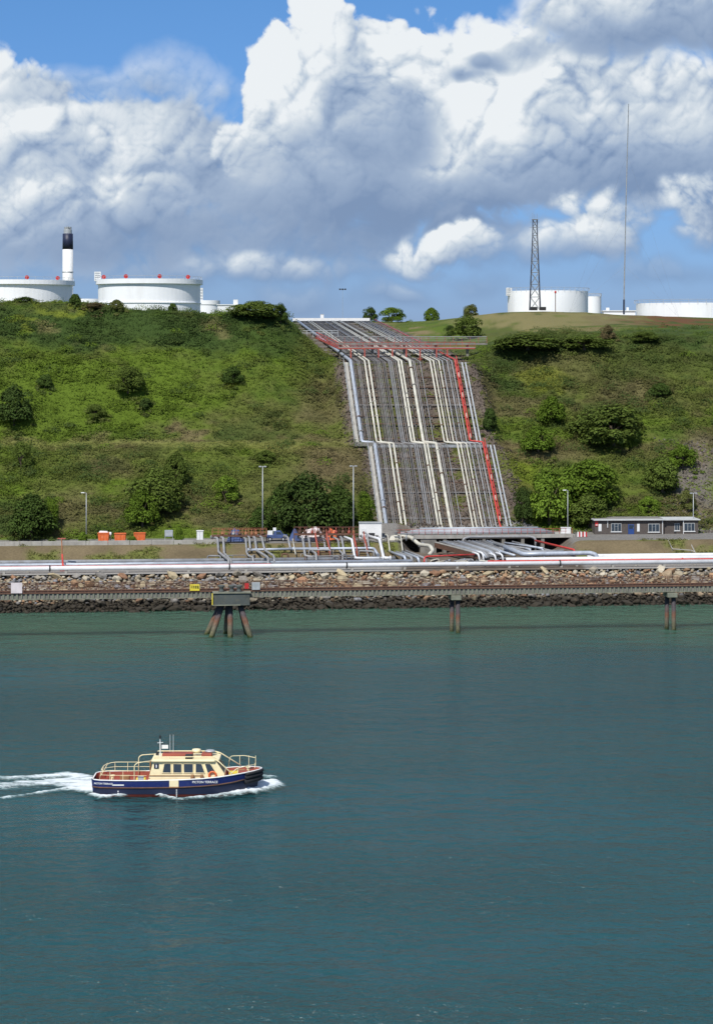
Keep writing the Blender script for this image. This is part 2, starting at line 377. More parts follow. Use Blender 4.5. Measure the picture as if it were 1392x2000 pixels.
def ground(X, Y, rough=True):
    X = np.asarray(X, float); Y = np.asarray(Y, float); u = Y-SH*X
    n1 = vnoise(X, Y, 9., 3, 2)-.5; n2 = vnoise(X, Y, 2.6, 9, 2)-.5
    pxc = 696+X*FPX/424
    # left hill
    zt = CAM_H+(HORY-tab(pxc, *sk_l))*424/FPX-.6
    def prof(u, pts):       # pts: list of (u, z) with z possibly arrays
        out = np.full(np.broadcast(u, X).shape, 0.)+pts[0][1]
        for (a, za), (b, zb) in zip(pts, pts[1:]):
            t = np.clip((u-a)/(b-a), 0, 1); out = np.where(u > a, za+(zb-za)*t, out)
        return out
    foot = [(338, ZT-.05), (350.5, ZT+.05), (357, 7.05), (367.5, 7.15)]
    zl = prof(u, foot+[(374, 10.6), (390.5, 20.4), (396, 21.6), (423, zt), (470, zt+.2), (900, zt-.5), (3000, zt)])
    z1 = CAM_H+(HORY-tab(pxc, *sk_r1))*426/FPX-.6
    p5 = 696+X*FPX/560
    z2 = CAM_H+(HORY-tab(p5, *sk_r2))*560/FPX
    zr = prof(u, foot[:3]+[(373, 7.15), (379, 10.2), (391, 19.5), (395, 21.0), (422, z1), (556, z2), (700, z2-.3), (3000, z2)])
    xc = tab(Y, PIPE_Y, PIPE_XC)
    side = sstep(-2, 2, X-xc); z = zl*(1-side)+zr*side
    if rough:
        k = np.where((u > 370), 1., 0.)*np.clip((u-370)/6, 0, 1); far = np.clip(1-(u-430)/40, .12, 1)
        z = z+k*far*(n1*1.9+n2*.7)
    # corridor of the pipes
    wl = np.where(Y < 412, 3.0, 5.0); wr = np.where(Y < 408, 4.0, np.clip(4+(Y-408)*.35, 4, 30))
    d = X-xc
    c = np.where(d < 0, 1-sstep(0, 1, (-d-11.9)/wl), 1-sstep(0, 1, (d-12.4)/wr))
    c = c*sstep(371, 374, u)
    z = z*(1-c)+(tab(Y, PIPE_Y, PIPE_ZG)+(n2*.35 if rough else 0))*c
    # cutting in front of the road bridge
    pit = sstep(6.5, 9.5, X)*(1-sstep(31.5, 36, X))*(1-sstep(370.5, 372.5, u))*sstep(338, 340, u)
    z = z*(1-pit)+(ZT+.05)*pit
    if rough: z = z+np.where((u > 351) & (u < 357), n2*.25, 0)
    return z
def gz(X, Y): return float(ground(np.array([X]), np.array([Y]))[0])
def hit(px, py, y0=340., y1=700.):
    Ys = np.arange(y0, y1, .25); Xs = (px-696)*Ys/FPX; zr = CAM_H-(py-HORY)*Ys/FPX
    w = np.nonzero(ground(Xs, Ys) >= zr)[0]
    Y = Ys[w[0]] if len(w) else y1
    return Vector(((px-696)*Y/FPX, Y, gz((px-696)*Y/FPX, Y)))
def ground_mesh():
    us = np.concatenate([np.arange(338.2, 376, .8), np.arange(376, 432, .6), np.arange(432, 480, 2.), np.arange(480, 700, 8.), np.array([760, 900, 1200, 1800, 3000, 6000, 12000])])
    xs = np.concatenate([[-6000, -2500, -1200, -600, -300, -180, -120, -95], np.arange(-80, 80.1, .8), [95, 120, 180, 300, 600, 1200, 2500, 6000]])
    X, U = np.meshgrid(xs, us); Xs = np.clip(X, -120, 120); Y = U+SH*Xs
    Z = ground(Xs, Y)
    V = np.stack([X, Y, Z], -1).reshape(-1, 3); nx, ny = len(xs), len(us)
    i = np.arange(nx*ny).reshape(ny, nx); F = np.stack([i[:-1, :-1], i[:-1, 1:], i[1:, 1:], i[1:, :-1]], -1).reshape(-1, 4)
    return V, F
# vegetation colour by place: which plants grow where on the slope, plus a painted cloud shadow
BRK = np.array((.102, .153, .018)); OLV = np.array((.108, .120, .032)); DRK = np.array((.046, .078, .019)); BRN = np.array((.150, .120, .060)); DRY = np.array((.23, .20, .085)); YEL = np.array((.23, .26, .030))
PATCH = [ # (px, py, rx, ry, colour, strength)
 (120, 800, 260, 70, BRK, .9), (60, 730, 150, 50, BRK, .7), (230, 770, 160, 60, BRK, .8), (420, 740, 200, 60, BRK, .6), (600, 690, 80, 40, BRK, .6), (350, 700, 120, 30, BRK, .5),
 (200, 640, 330, 42, DRK, .95), (480, 650, 180, 40, DRK, .75), (620, 720, 60, 60, OLV, .5), (450, 748, 16, 10, YEL, .9), (120, 606, 60, 6, YEL, .5), (95, 642, 26, 14, DRY, .7), (425, 640, 28, 14, DRY, .6), (40, 628, 40, 6, YEL, .5),  # leading DRK patches: cloud shadow painted into the upper left slope colour
 (560, 820, 140, 40, OLV, .5), (640, 790, 60, 50, BRN, .55), (360, 850, 40, 14, BRN, .9), (330, 868, 400, 9, DRY, .55), (500, 872, 250, 8, YEL, .3), (240, 900, 160, 30, BRN, .45), (650, 890, 90, 40, BRN, .8), (660, 930, 80, 40, BRN, .7), (560, 900, 80, 30, BRN, .4),
 (120, 960, 70, 40, BRN, .6), (150, 1010, 80, 25, BRN, .5), (60, 930, 130, 50, BRK, .6), (480, 950, 120, 50, OLV, .7), (400, 1000, 100, 30, BRN, .4), (420, 900, 180, 30, BRK, .45),
 (1040, 650, 110, 30, OLV, .6), (1150, 690, 200, 50, DRK, .55), (1330, 680, 120, 60, DRK, .6), (1000, 740, 90, 60, DRK, .5), (1100, 730, 90, 30, BRN, .6), (1220, 730, 200, 60, OLV, .5), (1060, 745, 40, 25, YEL, .5), (1300, 790, 130, 30, OLV, .6), (1230, 770, 80, 25, BRN, .6),
 (1000, 790, 60, 20, BRN, .6), (1020, 840, 120, 25, BRK, .6), (1250, 850, 120, 40, BRK, .5), (1000, 880, 60, 20, BRN, .9), (1140, 880, 90, 25, BRN, .6), (1250, 890, 60, 25, BRN, .7), (1200, 920, 100, 40, BRK, .55), (1000, 930, 60, 40, YEL, .35), (1360, 930, 40, 70, np.array((.15, .135, .115)), .95), (1330, 1000, 90, 20, BRN, .6), (1380, 870, 60, 30, BRN, .6), (935, 790, 25, 70, BRN, .6),
 (1060, 622, 200, 18, DRY, .9), (980, 625, 90, 14, DRY, .7), (1320, 624, 110, 8, np.array((.16, .07, .035)), .85), (1190, 628, 60, 10, BRN, .5), (850, 640, 110, 26, BRK, .45), (780, 655, 60, 12, np.array((.30, .20, .13)), .7), (740, 640, 20, 14, np.array((.30, .20, .13)), .7),
]
def veg_colour(P):
    X, Y, Z = P[:, 0], P[:, 1], P[:, 2]
    px = 696+X*FPX/Y; py = HORY-(Z-CAM_H)*FPX/Y; px0, py0 = px, py
    px = px+(vnoise(X, Y+Z, 5., 21, 3)-.5)*70; py = py+(vnoise(X, Y+Z, 4., 33, 3)-.5)*50
    n = vnoise(X, Y*1.4+Z, 7., 41, 4); n2 = vnoise(X, Y+Z*1.3, 2.2, 51, 2)
    c = OLV+(BRK-OLV)*sstep(.42, .68, n)[:, None]; c = c+(DRK-c)*(sstep(.58, .40, n)*.75)[:, None] if False else c+(DRK-c)*((1-sstep(.34, .46, n))*.8)[:, None]
    c = c+(BRN-c)*(sstep(.60, .78, n2)*.55)[:, None]
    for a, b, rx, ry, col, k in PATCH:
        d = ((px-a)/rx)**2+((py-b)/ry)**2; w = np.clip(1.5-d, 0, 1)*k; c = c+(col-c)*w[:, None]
    w = np.clip(1.6-np.abs(py0-868-2*np.sin(px0*.02))/5.5, 0, 1)*(px0 < 705)*(.35+.6*vnoise(X, Y, 6., 64)); c = c+(np.array((.17, .185, .050))-c)*w[:, None]
    return c
def ground_colour(V):
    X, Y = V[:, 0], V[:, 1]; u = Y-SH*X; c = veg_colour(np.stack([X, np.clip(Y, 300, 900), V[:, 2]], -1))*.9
    n = vnoise(X, Y, 3., 61, 3); n2 = vnoise(X, Y, .9, 71, 2)
    xc = tab(Y, PIPE_Y, PIPE_XC); cor = (np.abs(X-xc-.4) < 12.8) & (u > 368) & (Y < 620)
    dirt = np.array((.125, .100, .082))*(.65+.7*n2)[:, None]; dirt = dirt+(OLV*.9-dirt)*(sstep(.60, .74, n))[:, None]
    c = np.where(cor[:, None], dirt, c)
    gravel = np.array((.30, .285, .26))*(.85+.3*n2)[:, None]
    c = np.where((u < 351.6)[:, None], gravel, c)
    bank = np.array((.16, .125, .072))*(.7+.6*n)[:, None]; bank = bank+(OLV*1.3-bank)*sstep(.50, .68, vnoise(X, Y, 4., 77, 3))[:, None]
    c = np.where(((u >= 351.6) & (u < 358.5))[:, None], bank, c)
    road = np.array((.20, .19, .175))*(.85+.3*n2)[:, None]
    c = np.where(((u >= 358.5) & (u < np.where(X < 2, 367.5, 374)))[:, None], road, c)
    pit = (X > 7) & (X < 35) & (u < 372); c = np.where(pit[:, None], np.array((.15, .125, .10))*(.6+.8*n2)[:, None], c)
    return np.clip(c, 0, 1)
def tone_mat(name, rough=.9, transl=0., var=.25, scale=3., bump=.5, bscale=3.):
    m = bpy.data.materials.new(name); m.use_nodes = True; T = NT(m.node_tree); b = T.n['Principled BSDF']
    at_ = T.new('ShaderNodeAttribute', attribute_name='tone'); pos = T.new('ShaderNodeNewGeometry').outputs['Position']
    k = T.ss(T.noise(pos, scale, 5., .65), .25, .75, 1-var, 1+var, 'LINEAR'); c = T.mix(1., at_.outputs['Color'], T.xyz(k, k, k), 'MULTIPLY')
    T.put(b.inputs['Base Color'], c); b.inputs['Roughness'].default_value = rough; b.inputs['Specular IOR Level'].default_value = .08
    if bump:
        bn = T.new('ShaderNodeBump'); bn.inputs['Strength'].default_value = bump; bn.inputs['Distance'].default_value = .3
        T.put(bn.inputs['Height'], T.noise(pos, bscale, 6., .6)); T.l.new(bn.outputs[0], b.inputs['Normal'])
    if transl:
        tr = T.new('ShaderNodeBsdfTranslucent'); T.put(tr.inputs[0], T.mix(1., c, (1.1, 1.25, .6, 1), 'MULTIPLY')); mx = T.new('ShaderNodeMixShader'); mx.inputs[0].default_value = transl
        T.l.new(b.outputs[0], mx.inputs[1]); T.l.new(tr.outputs[0], mx.inputs[2]); T.l.new(mx.outputs[0], T.n['Material Output'].inputs[0])
    return m
GV, GF = ground_mesh()
terrain = mesh_np('hillside', GV, GF, tone_mat('earth'), smooth=True, col=ground_colour(GV)); tag(terrain, kind='structure')

# ------------------------------------------------------------------ leaf scatter: bracken, gorse and grass of the slopes
def leaf_quads(C, N, size, colr, rnd, aspect=1.6):
    n = len(C); t = rnd.normal(size=(n, 3)); t -= N*np.sum(t*N, 1)[:, None]; t /= np.linalg.norm(t, axis=1)[:, None]+1e-9; b = np.cross(N, t)
    L = (size*aspect*.5)[:, None]*t; W = (size*.5)[:, None]*b; bow = (size*.16)[:, None]*N
    V = np.stack([C-L, C-W*.9+bow, C+L-bow, C+W*.9+bow], 1).reshape(-1, 3); F = np.arange(4*n).reshape(n, 4)
    return V, F, colr
leaf_m = tone_mat('foliage', .65, .22, .22, 1.6, 0)
def scatter():
    rnd = np.random.default_rng(5); n = 70000
    X = rnd.uniform(-88, 92, n); u = rnd.uniform(367.8, 428, n); far = rnd.random(n) < .05; u = np.where(far, rnd.uniform(428, 470, n), u)
    Y = u+SH*X; Z = ground(X, Y); px = 696+X*FPX/Y; py = HORY-(Z-CAM_H)*FPX/Y
    xc = tab(Y, PIPE_Y, PIPE_XC); d = np.abs(X-xc-.3)
    scree = ((px-1362)/48)**2+((py-935)/75)**2 < 1+.8*(vnoise(X, Y+Z, 3., 88, 2)-.5)
    path = (np.abs(py-868) < 6) & (px < 690) & (rnd.random(n) < .6)
    keep = (d > 11.9+1.6*vnoise(X, Y, 3., 4)) & ~((u < 373.8) & (X > 2)) & ~(scree & (rnd.random(n) < .93)) & ~path & (px > -240) & (px < 1640)
    keep &= ~((u > 424) & (px > 720) & (rnd.random(n) < .5))
    X, Y, Z, px, py = X[keep], Y[keep], Z[keep], px[keep], py[keep]; P = np.stack([X, Y, Z], -1); n = len(P)
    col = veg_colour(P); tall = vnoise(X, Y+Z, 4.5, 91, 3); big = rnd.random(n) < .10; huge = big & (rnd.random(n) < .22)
    grass = vnoise(X, Y*1.2+Z, 8., 93, 3) > .53; grass &= rnd.random(n) < .85; big &= ~grass; huge &= ~grass
    r = np.where(big, rnd.uniform(.9, 1.5, n), rnd.uniform(.45, .8, n)); r = np.where(huge, rnd.uniform(1.3, 2.3, n), r); hgt = r*np.where(big, .8, np.where(grass, .22, .5))*(.4+tall)
    dark = (col.sum(1) < .125)
    col = col*np.where(big & (rnd.random(n) < .6), .72, 1.0)[:, None]; lum = rnd.random(n); col = np.where((huge & (lum < .45))[:, None], DRK*.9+OLV*.2, np.where((huge & (lum > .85))[:, None], BRK*1.1, col))*rnd.uniform(.88, 1.12, n)[:, None]
    k = np.where(huge, 120, np.where(big, 32, 11)); idx = np.repeat(np.arange(n), k); m = len(idx)
    dirv = rnd.normal(size=(m, 3)); dirv[:, 2] = np.abs(dirv[:, 2])+.1; dirv /= np.linalg.norm(dirv, axis=1)[:, None]
    rad = rnd.uniform(.55, 1.0, m)[:, None]
    C = P[idx]+dirv*rad*np.stack([r[idx], r[idx], hgt[idx]], -1)
    N = dirv*.5+rnd.normal(size=(m, 3))*.28+np.array((-.18, -.45, .6)); N /= np.linalg.norm(N, axis=1)[:, None]
    size = rnd.uniform(.11, .24, m)*np.where(grass[idx], .62, 1.0)
    cl = col[idx]*rnd.uniform(.86, 1.14, m)[:, None]
    V, F, c = leaf_quads(C, N, size, cl, rnd)
    o = mesh_np('ground_cover', V, F, leaf_m, col=np.repeat(c, 4, 0)[::4] if False else c)
    tag(o, 'mixed bracken, gorse and grass covering the steep green slope', 'vegetation', kind='stuff')
    # weeds on the lower bank
    n = 4200; X = rnd.uniform(-62, 62, n); u = rnd.uniform(351.8, 358, n); Y = u+SH*X; ok = vnoise(X, Y, 4., 77, 3) > .60; ok &= ~((X > 6) & (X < 36)); X, Y = X[ok], Y[ok]
    P = np.stack([X, Y, ground(X, Y)], -1); n = len(P); k = 7; idx = np.repeat(np.arange(n), k); m = len(idx)
    dv = rnd.normal(size=(m, 3)); dv[:, 2] = np.abs(dv[:, 2])+.2; dv /= np.linalg.norm(dv, axis=1)[:, None]; rr = rnd.uniform(.15, .45, n)[idx][:, None]
    N = dv+rnd.normal(size=(m, 3))*.4; N /= np.linalg.norm(N, axis=1)[:, None]
    tint = np.where((rnd.random(n) < .6)[:, None], OLV*1.0, DRY*.9)[idx]*rnd.uniform(.7, 1.2, m)[:, None]
    V, F, c = leaf_quads(P[idx]+dv*rr, N, rnd.uniform(.08, .18, m), tint, rnd)
    o = mesh_np('bank_weeds', V, F, leaf_m, col=c); tag(o, 'low weeds and grass on the brown bank behind the shore pipes', 'weeds', kind='stuff')
scatter()

# ------------------------------------------------------------------ bushes and trees one can tell apart
def leaf_obj_mat():
    m = bpy.data.materials.new('bush_leaves'); m.use_nodes = True; T = NT(m.node_tree); b = T.n['Principled BSDF']
    at_ = T.new('ShaderNodeAttribute', attribute_name='tone'); oi = T.new('ShaderNodeObjectInfo')
    c = T.mix(1., at_.outputs['Color'], oi.outputs['Color'], 'MULTIPLY')
    pos = T.new('ShaderNodeNewGeometry').outputs['Position']; k = T.ss(T.noise(pos, 1.1, 4., .6), .3, .7, .75, 1.25, 'LINEAR'); c = T.mix(1., c, T.xyz(k, k, k), 'MULTIPLY')
    T.put(b.inputs['Base Color'], c); b.inputs['Roughness'].default_value = .75; b.inputs['Specular IOR Level'].default_value = .08
    tr = T.new('ShaderNodeBsdfTranslucent'); T.put(tr.inputs[0], c); mx = T.new('ShaderNodeMixShader'); mx.inputs[0].default_value = .2
    T.l.new(b.outputs[0], mx.inputs[1]); T.l.new(tr.outputs[0], mx.inputs[2]); T.l.new(mx.outputs[0], T.n['Material Output'].inputs[0])
    return m
BUSH_M = leaf_obj_mat(); mat('bark', (.10, .075, .05), .9, 0, .3, 4., bump=.5)
def crown_mesh(seed, leaf=.085):
    # unit crown: half width 1, height 0..1.55; lumps of leaf clusters with hollows between them
    rnd = np.random.default_rng(seed); C = []; N = []; K = []
    for i in range(36):
        th = rnd.uniform(0, 2*np.pi); ph = (rnd.uniform(-.15, 1.) if i > 11 else rnd.uniform(-.55, -.2))*np.pi/2; rr = rnd.uniform(.52, .74)
        c = np.array((np.cos(th)*np.cos(ph)*rr, np.sin(th)*np.cos(ph)*rr, .62+np.sin(ph)*rr*.85)); lr = rnd.uniform(.16, .42); rr = rr*rnd.uniform(.85, 1.18)
        m = 190; d = rnd.normal(size=(m, 3)); d /= np.linalg.norm(d, axis=1)[:, None]; d[:, 2] = np.where(d[:, 2] < -.5, -d[:, 2], d[:, 2])
        C.append(c+d*lr*rnd.uniform(.75, 1.08, m)[:, None]*np.array((1, 1, .9))); nn = d*.8+rnd.normal(size=(m, 3))*.3+np.array((0, 0, .35)); N.append(nn/np.linalg.norm(nn, axis=1)[:, None])
        K.append(np.full((m, 3), rnd.uniform(.8, 1.2))*rnd.uniform(.85, 1.15, m)[:, None]*np.array((1., 1., .95)))
    C, N, K = map(np.concatenate, (C, N, K)); C[:, 2] = np.maximum(C[:, 2], .03)
    V, F, c = leaf_quads(C, N, rnd.uniform(leaf*.8, leaf*1.5, len(C)), K, rnd)
    o = mesh_np('crown', V, F, BUSH_M, col=c); me = o.data; bpy.data.objects.remove(o); return me
CROWNS = [crown_mesh(100+i, lf) for i, lf in enumerate((.052, .048, .058, .052, .075, .08))]
def trunk_mesh():
    mb = MB(); rnd = random.Random(3); mb.tube([(0, 0, -.25), (.02, .01, .3), (-.02, .03, .75)], .085, 6, r2=.04)
    for i in range(5):
        a = i*1.3; mb.tube([(0, 0, .15+.08*i), (.22*math.cos(a), .22*math.sin(a), .5+.06*i), (.45*math.cos(a), .45*math.sin(a), .8+.05*i)], .04, 5, r2=.012)
    o = mb.build('trunk', M['bark'], world_co=False); me = o.data; bpy.data.objects.remove(o); return me
TRUNK = trunk_mesh()
TONE = dict(dark=(.068, .110, .024), vdark=(.056, .090, .022), mid=(.108, .150, .030), green=(.114, .178, .022), bright=(.150, .230, .030), olive=(.130, .145, .044), brown=(.150, .120, .060))
NB = [0]; FEET = []
def bush(px, py, w, h, tone, label, name='bush', group='bushes on the slope', Y=None, cat='bush', small=False):
    """px, py: foot of the bush in the photograph; w, h: its size there in pixels."""
    p = hit(px, py) if Y is None else Vector((xat(px, Y), Y, gz(xat(px, Y), Y)))
    FEET.append((p, w*p.y/FPX/2, TONE[tone]))
    s = p.y/FPX; i = NB[0]; NB[0] += 1; rnd = random.Random(i*7+1)
    o = thing(name, label, cat, p, group, rotz=rnd.uniform(0, 6.28)); hw, hh = w*s/2/.95, h*s/1.45
    me = CROWNS[(4+i % 2) if (small or hw < 1.6) else i % 4]
    c = bpy.data.objects.new('crown', me); link(c); c.parent = o; c.scale = (hw, hw*rnd.uniform(.8, 1.), hh); k = rnd.uniform(.92, 1.08); c.color = (*[q*k for q in TONE[tone]], 1)
    t = bpy.data.objects.new('trunk', TRUNK); link(t); t.parent = o; t.scale = (hw*.8, hw*.8, hh)
    return o
BUSHES = [
 (28, 832, 82, 74, 'vdark', 'big dark bush at the left edge halfway up the slope'),
 (250, 770, 74, 52, 'mid', 'broad mid green bush in bright bracken halfway up the left slope'),
 (88, 760, 32, 26, 'dark', 'small dark bush alone in bright bracken above the big left edge bush'),
 (285, 800, 30, 20, 'vdark', 'small flat dark bush below the broad bush on the left slope'),
 (455, 752, 50, 34, 'dark', 'dark bush beside a yellow flowering patch on the left slope'),
 (185, 818, 46, 28, 'mid', 'low mid green bush just above the grassy bench on the left slope'),
 (345, 950, 54, 64, 'mid', 'upright green bush right behind the large round bush above the orange bins'),
 (305, 1005, 118, 84, 'mid', 'large round grey green bush on the slope above the orange bins'),
 (278, 1030, 78, 70, 'green', 'dark bodied bush with bright top at the foot of the slope by the sign board'),
 (441, 982, 58, 52, 'bright', 'bright green round bush alone above the white cabinet'),
 (62, 1050, 104, 82, 'dark', 'large dark bush at the slope foot behind the low concrete wall, far left'),
 (98, 1035, 46, 62, 'green', 'bright topped bush leaning against the large dark bush, far left'),
 (598, 1042, 150, 112, 'vdark', 'very dark broad tree between the two tall lamp posts'),
 (548, 1034, 70, 78, 'dark', 'dark round tree just right of the left tall lamp post'),
 (660, 1036, 76, 84, 'dark', 'dark green tree just left of the right tall lamp post'),
 (712, 1030, 42, 66, 'green', 'lighter green bush between right tall lamp post and the slope pipes'),
 (510, 1036, 56, 44, 'dark', 'small dark bush left of the left tall lamp post foot'),
 (42, 915, 44, 50, 'mid', 'mid green bush below the bench at the left edge'),
 (520, 905, 44, 24, 'mid', 'small low bush below the bench, straight above the left tall lamp post'),
 (500, 622, 112, 32, 'mid', 'wide rounded bush on the left hill crest beside the top of the pipes'),
 (548, 632, 34, 36, 'dark', 'dark bush at the right end of the left hill crest'),
 (147, 596, 26, 20, 'dark', 'small dark bush on the skyline under the striped chimney'),
 (228, 606, 32, 20, 'olive', 'olive bush on the skyline in front of the large left tank'),
 (263, 606, 24, 17, 'dark', 'dark bush on the skyline below the large left tank centre'),
 (337, 610, 22, 17, 'dark', 'lone dark bush on the skyline below the large left tank right half'),
 (186, 603, 40, 12, 'brown', 'low brown bush on the skyline between the two left tanks'),
 (2, 592, 18, 30, 'dark', 'upright dark bush on the skyline at the left edge'),
 (50, 592, 44, 12, 'dark', 'low dark bush on the skyline in front of the cut off left tank'),
 (723, 629, 34, 28, 'dark', 'dark bush on the skyline right beside the white parapet'),
 (765, 629, 60, 28, 'green', 'wind swept green bush on the skyline leaning on the dark bush'),
 (842, 618, 34, 28, 'green', 'round green tree alone on the skyline right of the pipes'),
 (920, 613, 42, 29, 'olive', 'round olive bush on the skyline left of the white right tank'),
 (912, 662, 82, 44, 'mid', 'broad green bush in the field behind the right end of the road bridge'),
 (878, 656, 30, 20, 'vdark', 'small blackish bush directly above the bridge railing'),
 (1030, 684, 150, 30, 'mid', 'long low hedge like bush on the right hill crest'),
 (1140, 684, 110, 26, 'mid', 'long bush on the crest below the lattice tower'),
 (1186, 665, 34, 28, 'brown', 'dark brown round bush at the field edge below the tall thin mast'),
 (1255, 668, 70, 20, 'mid', 'low green bush at the field edge right of the brown round bush'),
 (1076, 830, 66, 52, 'green', 'mid green bush halfway up the right slope'),
 (1195, 872, 176, 78, 'mid', 'very broad grey green bush in the middle of the right slope'),
 (1050, 885, 78, 50, 'green', 'green bush below and left of the very broad bush on the right slope'),
 (956, 842, 32, 40, 'vdark', 'dark upright bush right beside the red slope pipe'),
 (1292, 962, 82, 68, 'mid', 'rounded green bush at the edge of the grey scree'),
 (1332, 916, 60, 46, 'green', 'green bush above the rounded bush at the edge of the grey scree'),
 (1072, 1026, 110, 108, 'bright', 'light green leafy tree on the right slope foot beside the pipes'),
 (1150, 985, 132, 84, 'green', 'wide green tree on the slope behind the right lamp post'),
 (1150, 1030, 96, 62, 'mid', 'grey green round bush directly left of the brown hut'),
 (1266, 1005, 48, 34, 'bright', 'small bright green bush straight above the brown hut'),
 (1020, 1022, 44, 66, 'vdark', 'narrow dark bush against the left side of the light green tree'),
 (1340, 1000, 42, 40, 'olive', 'olive bush beside the lamp post behind the brown hut'),
 (1290, 775, 50, 26, 'dark', 'dark low bush high on the right slope'),
 (1130, 1028, 40, 40, 'green', 'green bush wedged behind the round bush left of the hut'),
]
for b in BUSHES: bush(*b)
bush(163, 1070, 20, 20, 'bright', 'small bright weed clump on the bank below the single left lamp post', group='shrubs on the bank', Y=358, small=True)
bush(350, 1078, 22, 28, 'green', 'leafy weed clump on the bank right of the sign board', group='shrubs on the bank', Y=358, small=True)
bush(258, 1082, 20, 14, 'green', 'low weed clump on the bank below the orange bins', group='shrubs on the bank', Y=356, small=True)

def undergrowth():
    rnd = np.random.default_rng(77); P = []; r = []; col = []
    for p, hw, tn in FEET:
        for k in range(14 if p.y < 430 else 5):
            an = rnd.uniform(0, 2*np.pi); q = rnd.uniform(.55, 1.35)*hw; x, y = p.x+q*np.cos(an), p.y+q*np.sin(an)*.7; P.append((x, y, gz(x, y))); r.append(rnd.uniform(.18, .5)*min(hw, 2.4)); t = rnd.uniform(.2, .9); col.append(np.array(tn)*t+OLV*(1-t))
    P, r, col = np.array(P), np.array(r), np.array(col); idx = np.repeat(np.arange(len(P)), 60); m = len(idx)
    dv = rnd.normal(size=(m, 3)); dv[:, 2] = np.abs(dv[:, 2])+.1; dv /= np.linalg.norm(dv, axis=1)[:, None]
    N = dv*.6+rnd.normal(size=(m, 3))*.3+np.array((-.1, -.3, .45)); N /= np.linalg.norm(N, axis=1)[:, None]
    V, F, cc = leaf_quads(P[idx]+dv*rnd.uniform(.5, 1.1, m)[:, None]*r[idx][:, None]*np.array((1, 1, .9)), N, rnd.uniform(.12, .26, m), col[idx]*rnd.uniform(.85, 1.15, m)[:, None], rnd)
    tag(mesh_np('undergrowth', V, F, leaf_m, col=cc), 'low bramble and scrub growing round the feet of the bushes', 'vegetation', kind='stuff')
undergrowth()

# ------------------------------------------------------------------ sea
def water_mat():
    m = bpy.data.materials.new('sea_water'); m.use_nodes = True; T = NT(m.node_tree); b = T.n['Principled BSDF']
    pos = T.new('ShaderNodeNewGeometry').outputs['Position']
    rip = T.v('MULTIPLY', pos, (.8, 1.0, 1.0))
    n1 = T.noise(rip, .36, 2., .5); n2 = T.noise(rip, 1.25, 3., .6, dist=.5); n3 = T.noise(rip, 3.6, 2., .6, dist=.3)
    gust = T.ss(T.noise(T.v('MULTIPLY', pos, (.5, 1., 1.)), .03, 3., .55), .35, .68)
    h = T.m('ADD', T.m('MULTIPLY', n1, .95), T.m('ADD', T.m('MULTIPLY', n2, T.m('MULTIPLY_ADD', gust, .40, .28)), T.m('MULTIPLY', n3, T.m('MULTIPLY_ADD', gust, .12, .05))))
    bn = T.new('ShaderNodeBump'); bn.inputs['Strength'].default_value = 1.0; bn.inputs['Distance'].default_value = WATER_BUMP; T.put(bn.inputs['Height'], h); T.l.new(bn.outputs[0], b.inputs['Normal'])
    silt = T.ss(T.noise(T.v('MULTIPLY', pos, (.4, 1., 1.)), .018, 4., .55), .35, .7)
    # shallow green water over the stones of the shore
    sp = T.sep(pos); u = T.m('MULTIPLY_ADD', sp[0], -SH, sp[1]); sh = T.ss(T.m('MULTIPLY_ADD', T.noise(pos, .05, 3., .5), 30., u), 278., 330.)
    c = T.mix(silt, (.014, .071, .081, 1), (.020, .084, .093, 1)); c = T.mix(sh, c, (.058, .128, .082, 1))
    T.put(b.inputs['Base Color'], c); b.inputs['Roughness'].default_value = .16; b.inputs['IOR'].default_value = 1.333; b.inputs['Specular IOR Level'].default_value = .5
    b.subsurface_method = 'BURLEY'; b.inputs['Subsurface Weight'].default_value = 1.0; b.inputs['Subsurface Radius'].default_value = (1.0, 1.0, 1.0); b.inputs['Subsurface Scale'].default_value = 9.0     # silty water scatters light sideways
    return m
WATER_BUMP = 1.45
sea = MB().add([(-8000, -3000, 0), (8000, -3000, 0), (8000, 3000, 0), (-8000, 3000, 0)], [(0, 1, 2, 3)]).build('sea', water_mat()); tag(sea, kind='structure')

# ------------------------------------------------------------------ rock revetment
def rock_mat(name):
    m = bpy.data.materials.new(name); m.use_nodes = True; T = NT(m.node_tree); b = T.n['Principled BSDF']
    geo = T.new('ShaderNodeNewGeometry'); pos = geo.outputs['Position']; z = T.sep(pos)[2]
    if name == 'rock_piece': base = T.new('ShaderNodeObjectInfo').outputs['Color']
    else: base = T.new('ShaderNodeAttribute', attribute_name='tone').outputs['Color']
    n = T.noise(pos, 2.5, 6., .65); k = T.ss(n, .25, .75, .7, 1.3, 'LINEAR'); c = T.mix(1., base, T.xyz(k, k, k), 'MULTIPLY')
    # weed and slime of the tidal band: a property of the stones there
    w = T.ss(T.m('MULTIPLY_ADD', T.noise(pos, .6, 4., .65), 3.2, z), 3.55, 2.55)
    c = T.mix(w, c, (.042, .035, .025, 1)); T.put(b.inputs['Base Color'], c)
    b.inputs['Roughness'].default_value = .85; b.inputs['Specular IOR Level'].default_value = .25
    bn = T.new('ShaderNodeBump'); bn.inputs['Strength'].default_value = .6; bn.inputs['Distance'].default_value = .08; T.put(bn.inputs['Height'], T.noise(pos, 4., 6., .65)); T.l.new(bn.outputs[0], b.inputs['Normal'])
    return m
RP, RS = rock_mat('rock_piece'), rock_mat('rock_mass')
def rev_z(u): return float(np.interp(u, [322, 327.5, 329, 339], [-1.6, -.5, .15, 4.45]))
ROCKCOL = [(.33, .28, .20), (.28, .245, .19), (.23, .215, .195), (.40, .33, .21), (.32, .20, .115), (.36, .27, .175), (.19, .17, .145), (.44, .39, .30), (.28, .155, .09), (.25, .25, .26)]
